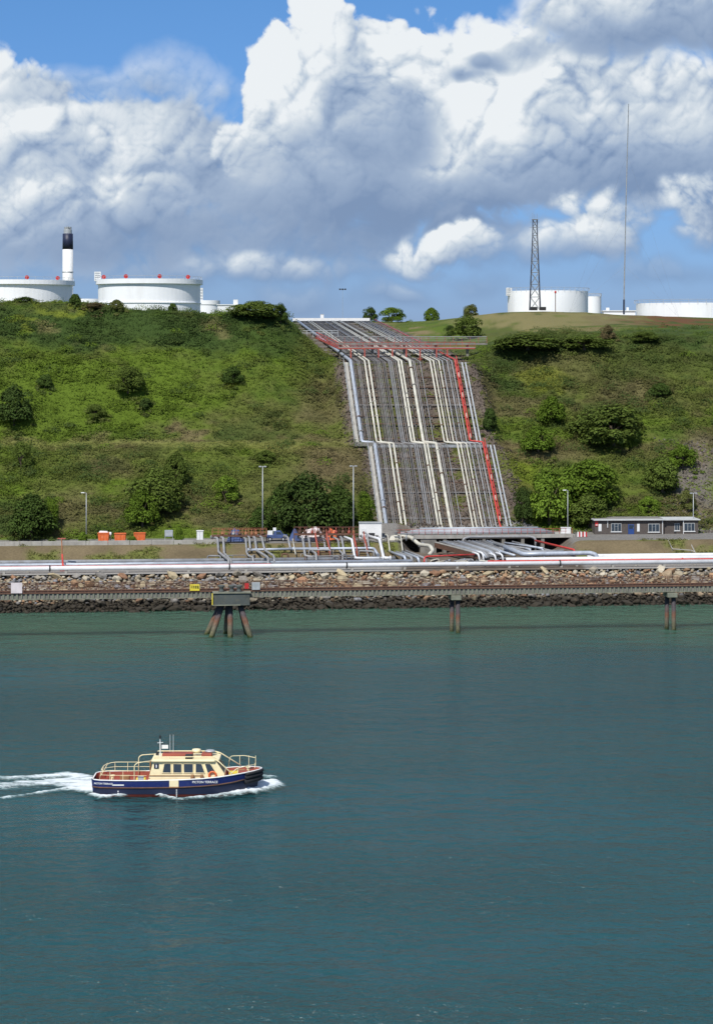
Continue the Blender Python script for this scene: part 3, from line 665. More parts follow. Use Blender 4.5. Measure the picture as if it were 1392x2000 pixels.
def revetment():
    xs = np.linspace(-75, 75, 151); us = np.linspace(322, 339.5, 26); X, U = np.meshgrid(xs, us)
    Z = np.interp(U, [322, 327.5, 329, 339, 339.5], [-1.6, -.5, .15, 4.45, 4.5])+(vnoise(X, U, 1.2, 5, 2)-.5)*.5-.35
    V = np.stack([X, U+SH*X, Z], -1).reshape(-1, 3); i = np.arange(V.shape[0]).reshape(X.shape); F = np.stack([i[:-1, :-1], i[:-1, 1:], i[1:, 1:], i[1:, :-1]], -1).reshape(-1, 4)
    base = mesh_np('rock_revetment', V, F, RS, smooth=True, col=np.tile((.22, .185, .14), (len(V), 1))); tag(base, kind='structure')
    rnd = random.Random(4); variants = []
    for k in range(8):
        bm = bmesh.new(); bmesh.ops.create_icosphere(bm, subdivisions=1 if k < 6 else 2, radius=1.0)
        for v in bm.verts:
            q = 1+rnd.uniform(-.28, .28); v.co = Vector((v.co.x*q, v.co.y*q*.9, v.co.z*q*.78))
        for _ in range(6):
            n = Vector((rnd.gauss(0, 1), rnd.gauss(0, 1), rnd.gauss(0, 1))).normalized(); dcut = rnd.uniform(.42, .72)
            for v in bm.verts:
                e = v.co.dot(n)-dcut
                if e > 0: v.co -= n*e*.9
        me = bpy.data.meshes.new('stone'); bm.to_mesh(me); bm.free(); me.materials.append(RP); variants.append(me)
    spots = []; cell = {}
    for t in range(26000):
        r = rnd.choice((.3, .38, .45, .5, .6, .75, .95, 1.15)) if t < 7000 else rnd.uniform(.22, .42)
        x = rnd.uniform(-66, 66); u = rnd.uniform(325.5, 338.6); key = (int(x//1.0), int(u//1.0)); ok = True
        for a in (-1, 0, 1):
            for b in (-1, 0, 1):
                for (x2, u2, r2) in cell.get((key[0]+a, key[1]+b), ()):
                    if (x-x2)**2+(u-u2)**2 < ((r+r2)*.60)**2: ok = False; break
                if not ok: break
            if not ok: break
        if ok: cell.setdefault(key, []).append((x, u, r)); spots.append((x, u, r))
    spots.sort(key=lambda s: -(s[2]+(0.2 if (s[1] > 331 and abs(s[0]) < 52) else 0)))
    Vs = []; Fs = []; Cs = []; nv = 0
    for k, (x, u, r) in enumerate(spots):
        hue = vnoise(np.array([x]), np.array([u]), 7., 15)[0]
        pal = ROCKCOL if rnd.random() > .45 else ([ROCKCOL[j] for j in (3, 4, 5, 7, 8)] if hue > .5 or x > 5 and rnd.random() < .4 else [ROCKCOL[j] for j in (0, 1, 2, 6, 9)])
        c = rnd.choice(pal); q = rnd.uniform(.8, 1.2); c = tuple(min(.62, v*q) for v in c)
        zz = rev_z(u)+r*.02; me = variants[rnd.randrange(8)]
        eul = (rnd.uniform(-.5, .5)+.35, rnd.uniform(-.4, .4), rnd.uniform(0, 6.28)); sc = (r*rnd.uniform(.9, 1.35), r*rnd.uniform(.8, 1.1), r*rnd.uniform(.55, .85))
        if k < 300:
            o = bpy.data.objects.new('stone', me); link(o); o.parent = base; o.location = (x, u+SH*x, zz); o.rotation_euler = eul; o.scale = sc; o.color = (*c, 1)
        else:
            mt = Matrix.LocRotScale(Vector((x, u+SH*x, zz)), __import__('mathutils').Euler(eul), Vector(sc)); mr = np.array(mt)
            me = variants[rnd.randrange(6)]; co = np.empty(len(me.vertices)*3); me.vertices.foreach_get('co', co); co = co.reshape(-1, 3)
            fi = np.empty(len(me.polygons)*3, dtype=np.int32); me.polygons.foreach_get('vertices', fi)
            Vs.append(co@mr[:3, :3].T+mr[:3, 3]); Fs.append(fi.reshape(-1, 3)+nv); Cs.append(np.tile(c, (len(co), 1))); nv += len(co)
    st = mesh_np('small_stones', np.concatenate(Vs), np.concatenate(Fs), RS, col=np.concatenate(Cs), parent=base); tag(st, kind='stuff')
revetment()

# ------------------------------------------------------------------ jetty walkway on piers in front of the shore
def walkway():
    U0 = 300.; zd = 5.95
    def W(x, du=0., z=0.): return Vector((x, U0+du+SH*x, z))
    o = thing('jetty_walkway', 'long rusty railed walkway on a pale green girder crossing in front of the rocks', 'walkway', W(0, 0, zd))
    for du in (-.75, .75): MB().beam(W(-70, du, zd-.43), W(70, du, zd-.43), .16, .80).build('girder', M['concrete_dark'], o)
    MB().beam(W(-70, 0, zd+.02), W(70, 0, zd+.02), 1.9, .12).build('deck', M['rust_dark'], o)
    for du in (-.98,): MB().beam(W(-70, du, zd+.02), W(70, du, zd+.02), .07, .18).build('toe_board', M['rust'], o)
    MB().beam(W(-70, -.87, zd-.78), W(70, -.87, zd-.78), .28, .10).build('lower_flange', M['girder'], o)
    st = None
    for i in range(222):
        x = -64+i*.58
        if st is None: st = MB().box((0, 0, 0), (.26, .16, .60)).build('stiffener', M['girder'], o, world_co=False)
        else: st = st.copy(); link(st)
        st.location = W(x, -.90, zd-.42)-ORG[o.name]; st.rotation_euler = (0, 0, math.atan(SH)); st.scale = (random.uniform(.75, 1.2), 1, random.uniform(.93, 1.0))
    for du in (-.95, .95):
        for z, r in ((1.12, .045), (.72, .035), (.38, .035)): MB().tube([W(-70, du, zd+z), W(70, du, zd+z)], r, 6).build('rail', M['rust'], o)
        pm = None
        for i in range(82):
            x = -64+i*1.58
            if pm is None: pm = MB().box((0, 0, .56), (.075, .075, 1.12)).build('post', M['rust'], o, world_co=False)
            else: pm = pm.copy(); link(pm)
            pm.location = W(x, du, zd+.05)-ORG[o.name]
    for du, z, r in ((.3, .18, .09), (-.15, .16, .07), (.62, .16, .06)):
        MB().tube([W(-70, du, zd+z), W(70, du, zd+z)], r, 8).build('pipe', M['rust' if du != .62 else 'rust_dark'], o)
walkway()
def pile_mat():
    m = bpy.data.materials.new('pile'); m.use_nodes = True; T = NT(m.node_tree); b = T.n['Principled BSDF']; pos = T.new('ShaderNodeNewGeometry').outputs['Position']; z = T.sep(pos)[2]
    zz = T.m('MULTIPLY_ADD', T.m('SUBTRACT', T.noise(pos, .9, 4., .6), .5), 1.6, z)
    c = T.ramp(T.m('DIVIDE', zz, 5.), [(0., (.08, .09, .02)), (.07, (.20, .18, .10)), (.25, (.17, .14, .10)), (.40, (.17, .075, .04)), (.56, (.075, .06, .065)), (.9, (.035, .035, .04))])
    n = T.noise(pos, 5., 5., .6); k = T.ss(n, .3, .7, .6, 1.3, 'LINEAR'); c = T.mix(1., c, T.xyz(k, k, k), 'MULTIPLY'); T.put(b.inputs['Base Color'], c); b.inputs['Roughness'].default_value = .8
    return m
PILE = pile_mat()
mat('cap_dark', (.075, .085, .08), .85, .0, .25, .8, dirt=(.16, .15, .10), dirt_amt=.5, bump=.3)
def pier(px, label, big):
    Y = 300/(1-SH*(px-696)/FPX); x = xat(px, Y); b = Vector((x, Y, 0)); rz = math.atan(SH)
    o = thing('walkway_pier', label, 'pier', b, 'piers of the walkway')
    if big:
        soften(MB().box((x, Y-.6, 5.02), (4.7, 4.2, 1.6), rz).build('cap', M['cap_dark'], o), .06)
        MB().box((x, Y-.6, 5.90), (5.0, 4.5, .15), rz).build('cap_slab', M['girder'], o)
        MB().box((x-.5, Y-2.74, 4.30), (3.7, .10, .14), rz).build('cap_lip', M['girder'], o); MB().box((x-2.36, Y-2.5, 5.05), (.12, .5, 1.5), rz).build('corner_strip', M['yellow_paint'], o)
        for dx, dy, sx, sy in ((-1.3, -1.5, -1.35, -.5), (1.4, -1.5, 1.35, -.5), (-.1, -1.4, .05, -.45), (-1.6, .8, -1.9, .5), (1.2, .8, .9, .5), (-.5, 1.0, -.35, .6)):
            MB().tube([(x+dx*.85, Y+dy, 4.3), (x+dx+sx*1.25, Y+dy+sy*1.2, -1.5)], .36, 14).build('pile', PILE, o, smooth=True)
        for k, dx in enumerate((-1.2, .15, 1.1)): MB().lathe([(.42, 0), (.3, .15), (.26, .55), (.48, .75), (.42, .9)], (x+dx, Y-1.9, 5.95), 12).build('bollard', M['cap_dark'], o, smooth=True)
    else:
        soften(MB().box((x, Y, 4.72), (1.35, 2.6, .62), rz).build('cap', M['girder'], o), .05)
        for s in (-1, 1): MB().tube([(x+s*.36, Y-s*.5, 4.6), (x+s*.40, Y-s*.75, -1.5)], .30, 14).build('pile', PILE, o, smooth=True)
pier(452, 'wide concrete pier on six splayed rusty piles under the walkway', True)
pier(888, 'narrow two pile pier under the middle of the walkway', False)
pier(1308, 'narrow two pile pier under the right end of the walkway', False)
def rail_sign(px0, px1, py0, py1, m, name, label, bars=0, barm='dark'):
    a, b = pu(px0, py1, 298.9), pu(px1, py0, 298.9); c = (a+b)/2
    o = thing(name, label, 'sign', (c.x, c.y, a.z)); w, h = b.x-a.x, b.z-a.z
    soften(MB().box((c.x, c.y, c.z), (w, .05, h), math.atan(SH)).build('board', M[m], o), .01)
    for i in range(bars):
        for k in range(4): MB().box((c.x-w*.33+k*w*.22, c.y-.05-.02, c.z+h*(.22-.24*i)), (w*.15, .02, h*.10)).build('print', M[barm], o)
    for s in (-.3, .3): MB().box((c.x+s*w, c.y+.07, c.z-.1), (.05, .06, h+.5)).build('bracket', M['rust'], o)
rail_sign(371, 390, 1141, 1154, 'yellow_paint', 'warning_sign', 'yellow warning sign hung on the walkway railing left of the wide pier', 2)
rail_sign(22, 44, 1138, 1159, 'sign_pink' if 'sign_pink' in MATS else 'tent_white', 'notice_board', 'faded pinkish notice board on the walkway railing at the far left')
rail_sign(492, 508, 1137, 1152, 'galv', 'notice_board', 'pale grey notice board on the walkway railing right of the wide pier')
rail_sign(478, 486, 1139, 1150, 'signal_red', 'fire_box', 'small red box on the walkway railing directly above the wide pier')

# ------------------------------------------------------------------ long pipes along the shore track
def shore(px, py, u): return pu(px, py, u)
def run(name, label, pts, r, m, cat='pipe', seg=10, supports=None, flanges=(), group='pipes along the shore track'):
    P = [p if isinstance(p, Vector) else pu(*p) for p in pts]; c = P[len(P)//2]
    o = thing(name, label, cat, (c.x, c.y, ZT), group)
    MB().tube(fillet(P, .8), r, seg).build('pipe', M[m], o, smooth=True)
    for t in flanges:
        i = min(int(t*(len(P)-1)), len(P)-2); f = t*(len(P)-1)-i; q = P[i].lerp(P[i+1], f); d = (P[i+1]-P[i]).normalized()
        MB().tube([q-d*.09, q+d*.09], r*1.45, seg).build('flange', M['dark' if m == 'pipe_white' else m], o)
    if supports:
        L = [(P[i+1]-P[i]).length for i in range(len(P)-1)]
        for i in range(len(P)-1):
            n = max(1, int(L[i]/supports))
            for k in range(n):
                q = P[i].lerp(P[i+1], (k+.5)/n)
                if q.z-r-ZT > .08: MB().box((q.x, q.y, (q.z-r+ZT-.2)/2), (.35, .6, q.z-r-ZT+.2), math.atan(SH)).build('support', M['concrete'], o)
    return o
xl = lambda x, u, z: Vector((x, u+SH*x, z))
run('shore_pipe', 'thick white pipe running the whole width along the top of the rocks', [xl(-75, 340.6, 5.17), xl(-20.6, 340.6, 5.17), xl(75, 340.6, 5.17)], .34, 'pipe_white', seg=14, supports=8, flanges=(.27, .508, .60, .77))
run('fire_main', 'thin red pipe directly behind the white shore pipe at left', [xl(-75, 342.2, 5.27), xl(-12.8, 342.2, 5.27), xl(-12.5, 342.2, 4.7)], .15, 'pipe_red', supports=9)
run('shore_pipe', 'grey pipe second behind the white shore pipe at left', [xl(-75, 344.6, 5.07), xl(8, 344.6, 5.07)], .30, 'pipe_shore', supports=9)
run('shore_pipe', 'bluish grey pipe third behind the white shore pipe at left', [xl(-75, 346.6, 5.12), xl(8.5, 346.6, 5.12)], .30, 'pipe_blue', supports=9)
run('shore_pipe', 'dull grey pipe against the brown bank at left', [xl(-75, 349.6, 5.27), xl(6, 349.6, 5.27)], .34, 'pipe_shore', supports=9)
run('fire_main', 'thin red pipe behind the white shore pipe at right', [xl(20, 342.2, 5.37), xl(75, 342.2, 5.37)], .19, 'pipe_red', supports=9, flanges=(.55,))
run('shore_pipe', 'pale white pipe behind the red pipe at right', [xl(23, 344.4, 5.37), xl(75, 344.4, 5.37)], .38, 'pipe_white', supports=9)
run('shore_pipe', 'white pipe against the brown bank at right', [xl(36, 347.8, 5.47), xl(75, 347.8, 5.47)], .38, 'pipe_white', supports=9)
run('shore_pipe', 'raised grey white pipe that bends down into the track at right', [(985, 1068, 352), (1022, 1083, 346.2), (1045, 1082, 345.6), (1152, 1080, 345.4), (1164, 1084, 345.2), (1165, 1097, 345.2)], .36, 'pipe_blue', seg=12, group='pipes of the right fan')
run('shore_pipe', 'second raised pipe lying behind the bending one at right', [(965, 1061, 356), (1030, 1079, 348), (1100, 1077, 347.4)], .30, 'pipe_grey', seg=12, group='pipes of the right fan')
run('fire_main', 'red pipe slanting down from the road bridge towards the right track', [(1045, 1056, 364), (1121, 1074, 351), (1122, 1085, 350.6)], .17, 'pipe_red', group='pipes of the right fan')
run('fire_main', 'red pipe frame low behind the white shore pipe in the centre', [(828, 1098, 342.6), (829, 1087, 343.4), (926, 1083, 344.6)], .13, 'pipe_red', group='pipes of the right fan')
# red hydrant stand
hb = pu(122, 1104, 343.6); ho = thing('hydrant_stand', 'tall red T shaped hydrant stand on the pipe track at left', 'hydrant', (hb.x, hb.y, ZT))
top = pu(121, 1052, 346.5); kn = pu(122, 1083, 346.2)
MB().tube([(hb.x+.3, hb.y, ZT+.1), (hb.x, hb.y+.8, ZT+.9), tuple(kn)], .20, 8, r2=.12).build('leg', M['pipe_red'], ho)
MB().tube([tuple(kn), tuple(top)], .10, 8).build('riser', M['orange_steel'], ho)
MB().tube([(top.x-.6, top.y, top.z), (top.x+.6, top.y, top.z)], .09, 8).build('crossbar', M['red_steel'], ho)
MB().box((hb.x+.2, hb.y, ZT+.2), (1.0, .8, .35)).build('base', M['pipe_red'], ho)

# ------------------------------------------------------------------ the bank of pipes running down the hill
def slope_pipes():
    base = Vector((13, 375, 8)); o = thing('pipe_rack', 'wide rack of grey, cream and red pipes running down the cut in the hillside', 'pipeline', base)
    def lpx(px): return (px-696)*393/FPX
    def path(X, lift=0., far=True):
        a = X-4.25; p = [(X+1.75+.25, 372.5, 7.6+lift), (X+1.75, 375, 8.6+lift), (X, 393, 21.4+lift), (X-2.2, 393.7, 21.6+lift), (a, 408, 35.7+lift)]
        if far: p.append((-14.4+1.03*a, 600, 45.2+lift))
        return [Vector(q) for q in p]
    big = [  # (px at the step, radius, material, lift)
     (731.5, .32, 'pipe_blue', 0), (760.1, .19, 'pipe_cream', 0), (768.3, .19, 'pipe_cream', 0), (828.3, .20, 'pipe_cream', 0), (834.4, .19, 'pipe_cream', 0), (851.5, .28, 'pipe_cream', 0),
     (892.5, .16, 'pipe_cream', 0), (899.3, .135, 'pipe_cream', 0), (910.3, .13, 'pipe_cream', 0), (917, .13, 'pipe_grey', 0), (926.7, .12, 'pipe_grey', 0), (936, .12, 'pipe_grey', 0)]
    thin = [737, 754, 785, 798.5, 809.5, 817, 841, 858, 741, 745.5, 749.2, 776.5, 780, 783.5, 788, 791.5, 796, 801, 807, 813.5, 821.5, 824, 861, 866.6, 872, 905, 922, 931]
    for px, r, m, l in big: MB().tube(fillet(path(lpx(px), l), .3, 2), r, 8).build('pipe', M[m], o, smooth=True)
    fr = random.Random(8)
    for px, r, m, l in big:
        P = path(lpx(px), l)
        for sg in (1, 1, 3, 3):
            q = P[sg].lerp(P[sg+1], fr.uniform(.08, .95)); dv = (P[sg+1]-P[sg]).normalized(); MB().tube([q-dv*.07, q+dv*.07], r*1.5+.03, 8).build('flange', M[fr.choice(('pipe_slope', m, 'rust'))], o)
    for i, px in enumerate(thin): MB().tube(fillet(path(lpx(px), -.12), .25, 1), (.07, .10, .06)[i % 3], 6).build('pipe', M[('pipe_slope', 'pipe_slope_dark', 'pipe_slope', 'pipe_slope_dark', 'pipe_grey')[i % 5]], o, smooth=True)
    # red fire pipe with its handrail
    p = path(lpx(942.5), .25); p[-1] = Vector((-14.4+1.03*p[-2].x+1, 600, 45.6)); q = MB().tube(fillet(p, .3, 3), .14, 8).build('pipe', M['pipe_red'], o, smooth=True); q['label'] = 'bright red pipe at the right edge of the rack'
    red = path(lpx(945.5), .9, far=False)
    for a, b in ((red[1], red[2]), (red[3], red[4])):
        n = 12
        for k in range(n):
            c = a.lerp(b, (k+.5)/n); MB().box((c.x-.1, c.y, c.z-.45), (.26, .12, .9)).build('rail_post', M['red_steel' if k % 3 else 'pipe_cream'], o)
        MB().tube([a, b], .06, 6).build('handrail', M['pipe_red'], o)
    # stairs of concrete on the left and the cable ladder on the right
    for X, m, w in ((lpx(722.5), 'concrete', .6), (lpx(957), 'galv', .28), (lpx(964), 'galv', .22)):
        p = path(X, -.35, far=False)[1:]
        for a, b in ((p[0], p[1]), (p[2], p[3])): MB().beam(a, b, w, .25).build('stair_flight' if m == 'concrete' else 'cable_ladder', M[m], o)
        if m == 'concrete':
            for a, b in ((p[0], p[1]), (p[2], p[3])):
                for s in (-.5, .5): MB().beam(a+Vector((s, 0, .9)), b+Vector((s, 0, .9)), .06, .06).build('handrail', M['galv'], o)
                for k in range(14):
                    c = a.lerp(b, (k+.5)/14)
                    for s in (-.5, .5): MB().box((c.x+s, c.y, c.z+.4), (.06, .06, .95)).build('rail_post', M['galv'], o)
    # cross supports
    P0, P1 = path(lpx(727), -.45, False), path(lpx(962), -.45, False)
    def cross(seg, t, m, h=.28, dz=0., w=.3):
        a = P0[seg].lerp(P0[seg+1], t)+Vector((0, 0, dz)); b = P1[seg].lerp(P1[seg+1], t)+Vector((0, 0, dz)); MB().beam(a, b, w, h).build('cross_beam', M[m], o)
        for k in range(7):
            c = a.lerp(b, (k+.5)/7); MB().box((c.x, c.y+.15, c.z-.55), (.25, .35, 1.1)).build('trestle_leg', M['concrete_dark'], o)
    for seg, t in ((1, .11), (1, .42), (1, .71)): cross(seg, t, 'pipe_slope', .16)
    for seg, t in ((3, .07), (3, .25), (3, .48), (3, .70)): cross(seg, t, 'rust_dark' if t != .48 else 'pipe_slope', .16)
    for seg, t in ((1, .27), (1, .56), (1, .87), (3, .36), (3, .6), (3, .84)): cross(seg, t, 'rust_dark', .14, -.25)
    cross(2, .35, 'steel', .5, -.1, .6); a, b = P0[3]+Vector((-1.0, -.6, .1)), P0[3]+Vector((3.2, -.9, .1)); MB().beam(a, b, .5, .7).build('anchor_block', M['concrete_dark'], o)
    # sleepers carrying the pipes on the upper, nearly level stretch
    for k in range(12):
        y = 412+k*15.5; t = (y-408)/192; z = 35.7+9.5*t-.62; xa, xb = -2.8+(-17.2+2.8)*t, 21+(7.2-21)*t
        MB().beam((xa, y, z), (xb, y, z), .5, .3).build('sleeper', M['concrete_dark'], o)
slope_pipes()

# ------------------------------------------------------------------ red railed bridge over the pipes near the top of the hill
def top_bridge():
    Y = 421.; o = thing('footbridge', 'red railed bridge crossing above the pipes near the hilltop', 'bridge', at(760, 680, Y)); yb = 680
    d0, d1 = at(660, 680, Y), at(927, 680, Y+1.5)
    MB().beam(d0+Vector((0, 1.2, .15)), d1+Vector((0, 1.2, .15)), 2.6, .12).build('deck', M['concrete'], o)
    MB().beam(d0, d1, .16, .34).build('edge_beam', M['red_steel'], o); MB().beam(d0+Vector((0, 2.5, 0)), d1+Vector((0, 2.5, 0)), .16, .34).build('edge_beam', M['red_steel'], o)
    for k in range(8):
        px = 685+k*27 if k < 6 else (852, 873)[k-6]; a = at(px, 680, Y); g = gz(a.x, a.y+.2)
        MB().box((a.x, a.y, (a.z+g-.4)/2), (.26, .26, a.z-g+.4)).build('leg', M['red_steel'], o)
        if k < 6: MB().beam((a.x-.5, a.y, g+.35), (a.x+.5, a.y, g+.35), .12, .12).build('foot_beam', M['red_steel'], o)
    L = at(618, 660, 446.); L2 = d0
    for z, r in ((1.1, .05), (.55, .04), (.25, .03)):
        MB().tube([d0+Vector((0, 0, z)), d1+Vector((0, 0, z))], r, 6).build('rail', M['red_steel'], o)
        MB().tube([L+Vector((0, 0, z)), L2+Vector((0, 0, z))], r+.02, 6).build('rail', M['pipe_red'], o)
    MB().beam(L, L2, .5, .2).build('ramp', M['red_steel'], o)
    for k in range(23):
        p = d0.lerp(d1, k/22); MB().box((p.x, p.y, p.z+.6), (.07, .07, 1.2)).build('post', M['red_steel'], o)
    for k in range(9):
        p = L.lerp(L2, k/8); MB().box((p.x, p.y, p.z+.55), (.09, .09, 1.1)).build('post', M['red_steel'], o)
    # road bridge with grey crash barrier just behind
    Y2 = 432.; o2 = thing('road_bridge', 'grey concrete road bridge with steel crash barrier behind the red bridge', 'bridge', at(760, 678, Y2))
    a, b = at(640, 671.5, Y2), at(950, 671.5, Y2+2)
    MB().beam(a+Vector((0, 2, 0)), b+Vector((0, 2, 0)), 4.4, .4).build('deck', M['concrete_dark'], o2)
    for z in (.55, .95, 1.35): MB().beam(a+Vector((0, -.1, z)), b+Vector((0, -.1, z)), .06,   .16 if z > 1.2 else .08).build('barrier_rail', M['pipe_grey'], o2)
    for k in range(20):
        p = a.lerp(b, k/19); MB().box((p.x, p.y, p.z+.8), (.10, .10, 1.2)).build('barrier_post', M['red_steel'], o2)
    for k in range(5):
        p = a.lerp(b, .08+.2*k); g = gz(p.x, p.y+1); MB().box((p.x, p.y+1.5, (p.z-.2+g)/2), (.5, .8, max(.4, p.z-g+.3))).build('pillar', M['concrete_dark'], o2)
    # low grey pipes with rail further back on the left
    c = at(575, 650, 500); d = at(660, 650, 500); o3 = thing('guard_rail', 'grey guard rail across the pipes behind the left end of the red bridge', 'railing', (c+d)/2)
    for z in (0, .5): MB().beam(c+Vector((0, 0, z)), d+Vector((0, 0, z)), .07, .12).build('rail', M['galv'], o3)
    for k in range(8): p = c.lerp(d, k/7); MB().box((p.x, p.y, p.z-.2), (.1, .1, 1.5)).build('post', M['galv'], o3)
top_bridge()
# white parapet where the pipes come over the hill
w0, w1 = at(572, 624, 604), at(722, 624, 604); wp = thing('parapet_wall', 'long low white parapet where the pipes vanish over the hilltop', 'wall', ((w0.x+w1.x)/2, 604, w0.z))
MB().beam(w0, w1, .5, .75).build('wall', M['white_paint'], wp); MB().beam(w0+Vector((0, .4, -1.2)), w1+Vector((0, .4, -1.2)), .5, 1.6).build('base', M['concrete_dark'], wp)
bx = at(629, 619, 605); bo = thing('cabinet', 'small white cabinet standing on the hilltop parapet', 'cabinet', (bx.x, bx.y, bx.z-.6)); soften(MB().box((bx.x, bx.y, bx.z-.1), (.9, .6, 1.5)).build('body', M['white_paint'], bo), .04); MB().box((bx.x, bx.y, bx.z+.72), (1.0, .7, .1)).build('lid', M['galv'], bo)
# floodlight mast on the hilltop
fm = at(669, 622, 640); fo = thing('floodlight_mast', 'thin mast with a row of three dark floodlights on the hilltop', 'mast', (fm.x, fm.y, fm.z-1)); ft = at(669, 565, 640)
MB().tube([(fm.x, fm.y, fm.z-1), (ft.x, ft.y, ft.z)], .05, 6, r2=.03).build('pole', M['galv'], fo); MB().beam((ft.x-.9, ft.y, ft.z), (ft.x+.9, ft.y, ft.z), .1, .1).build('crossbar', M['dark'], fo)
for s in (-.75, 0, .75): MB().box((ft.x+s, ft.y-.1, ft.z), (.5, .35, .42)).build('floodlight', M['dark'], fo)

# ------------------------------------------------------------------ road bridge over the pipes at the foot of the slope
def low_bridge():
    def W(x, u, z): return Vector((x, u+SH*x, z))
    x0, x1 = 6.4, 35.5; z = 7.2; o = thing('road_bridge', 'low concrete road bridge with dark openings at the foot of the pipe slope', 'bridge', W(21, 369, ZT))
    MB().beam(W(x0, 369, z), W(x1, 369, z), 5.2, .42).build('deck', M['concrete'], o)
    MB().beam(W(x0, 366.3, z+.02), W(x1, 366.3, z+.02), .3, .62).build('edge_beam', M['concrete'], o)
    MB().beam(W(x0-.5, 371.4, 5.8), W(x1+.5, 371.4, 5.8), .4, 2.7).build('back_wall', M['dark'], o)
    for i, x in enumerate((6.6, 11.5, 14.2, 17.4, 20.6, 23.8, 27., 30.3, 35.2)):
        w = 2.6 if i in (1,) else .55 if i not in (0, 8) else 1.2
        soften(MB().box(tuple(W(x, 368.4, 5.72)), (w, 4.2, 2.5), math.atan(SH)).build('pillar', M['concrete_dark'], o), .04)
    # grey pipes carried along the bridge and its railing
    for k, (u, dz, r, m) in enumerate(((366.4, .50, .16, 'pipe_grey'), (366.9, .62, .2, 'pipe_blue'), (367.5, .72, .2, 'pipe_grey'), (368.2, .85, .22, 'pipe_blue'), (369., .95, .2, 'pipe_grey'), (369.8, 1.05, .2, 'pipe_blue'))):
        MB().tube([W(x0+.8*k, u, z+dz), W(x1-3-.5*k, u, z+dz)], r, 8).build('pipe', M[m], o, smooth=True)
    for i in range(28):
        x = x0+.6+i*1.05; MB().box(tuple(W(x, 366.25, z+.75)), (.07, .07, 1.0)).build('rail_post', M['red_steel'], o)
    for q in (.75, 1.2): MB().tube([W(x0, 366.2, z+q), W(x1-1, 366.2, z+q)], .03, 5).build('rail', M['red_steel'], o)
    P = [W(17.3, 364.6, 5.2), W(17.3, 364.6, 7.0), W(18.3, 364.8, 7.25), W(28.2, 364.8, 7.25), W(29.2, 364.6, 7.0), W(29.2, 364.6, 4.6)]
    MB().tube(fillet(P, .5), .20, 8).build('loop_pipe', M['pipe_grey'], o, smooth=True)
low_bridge()

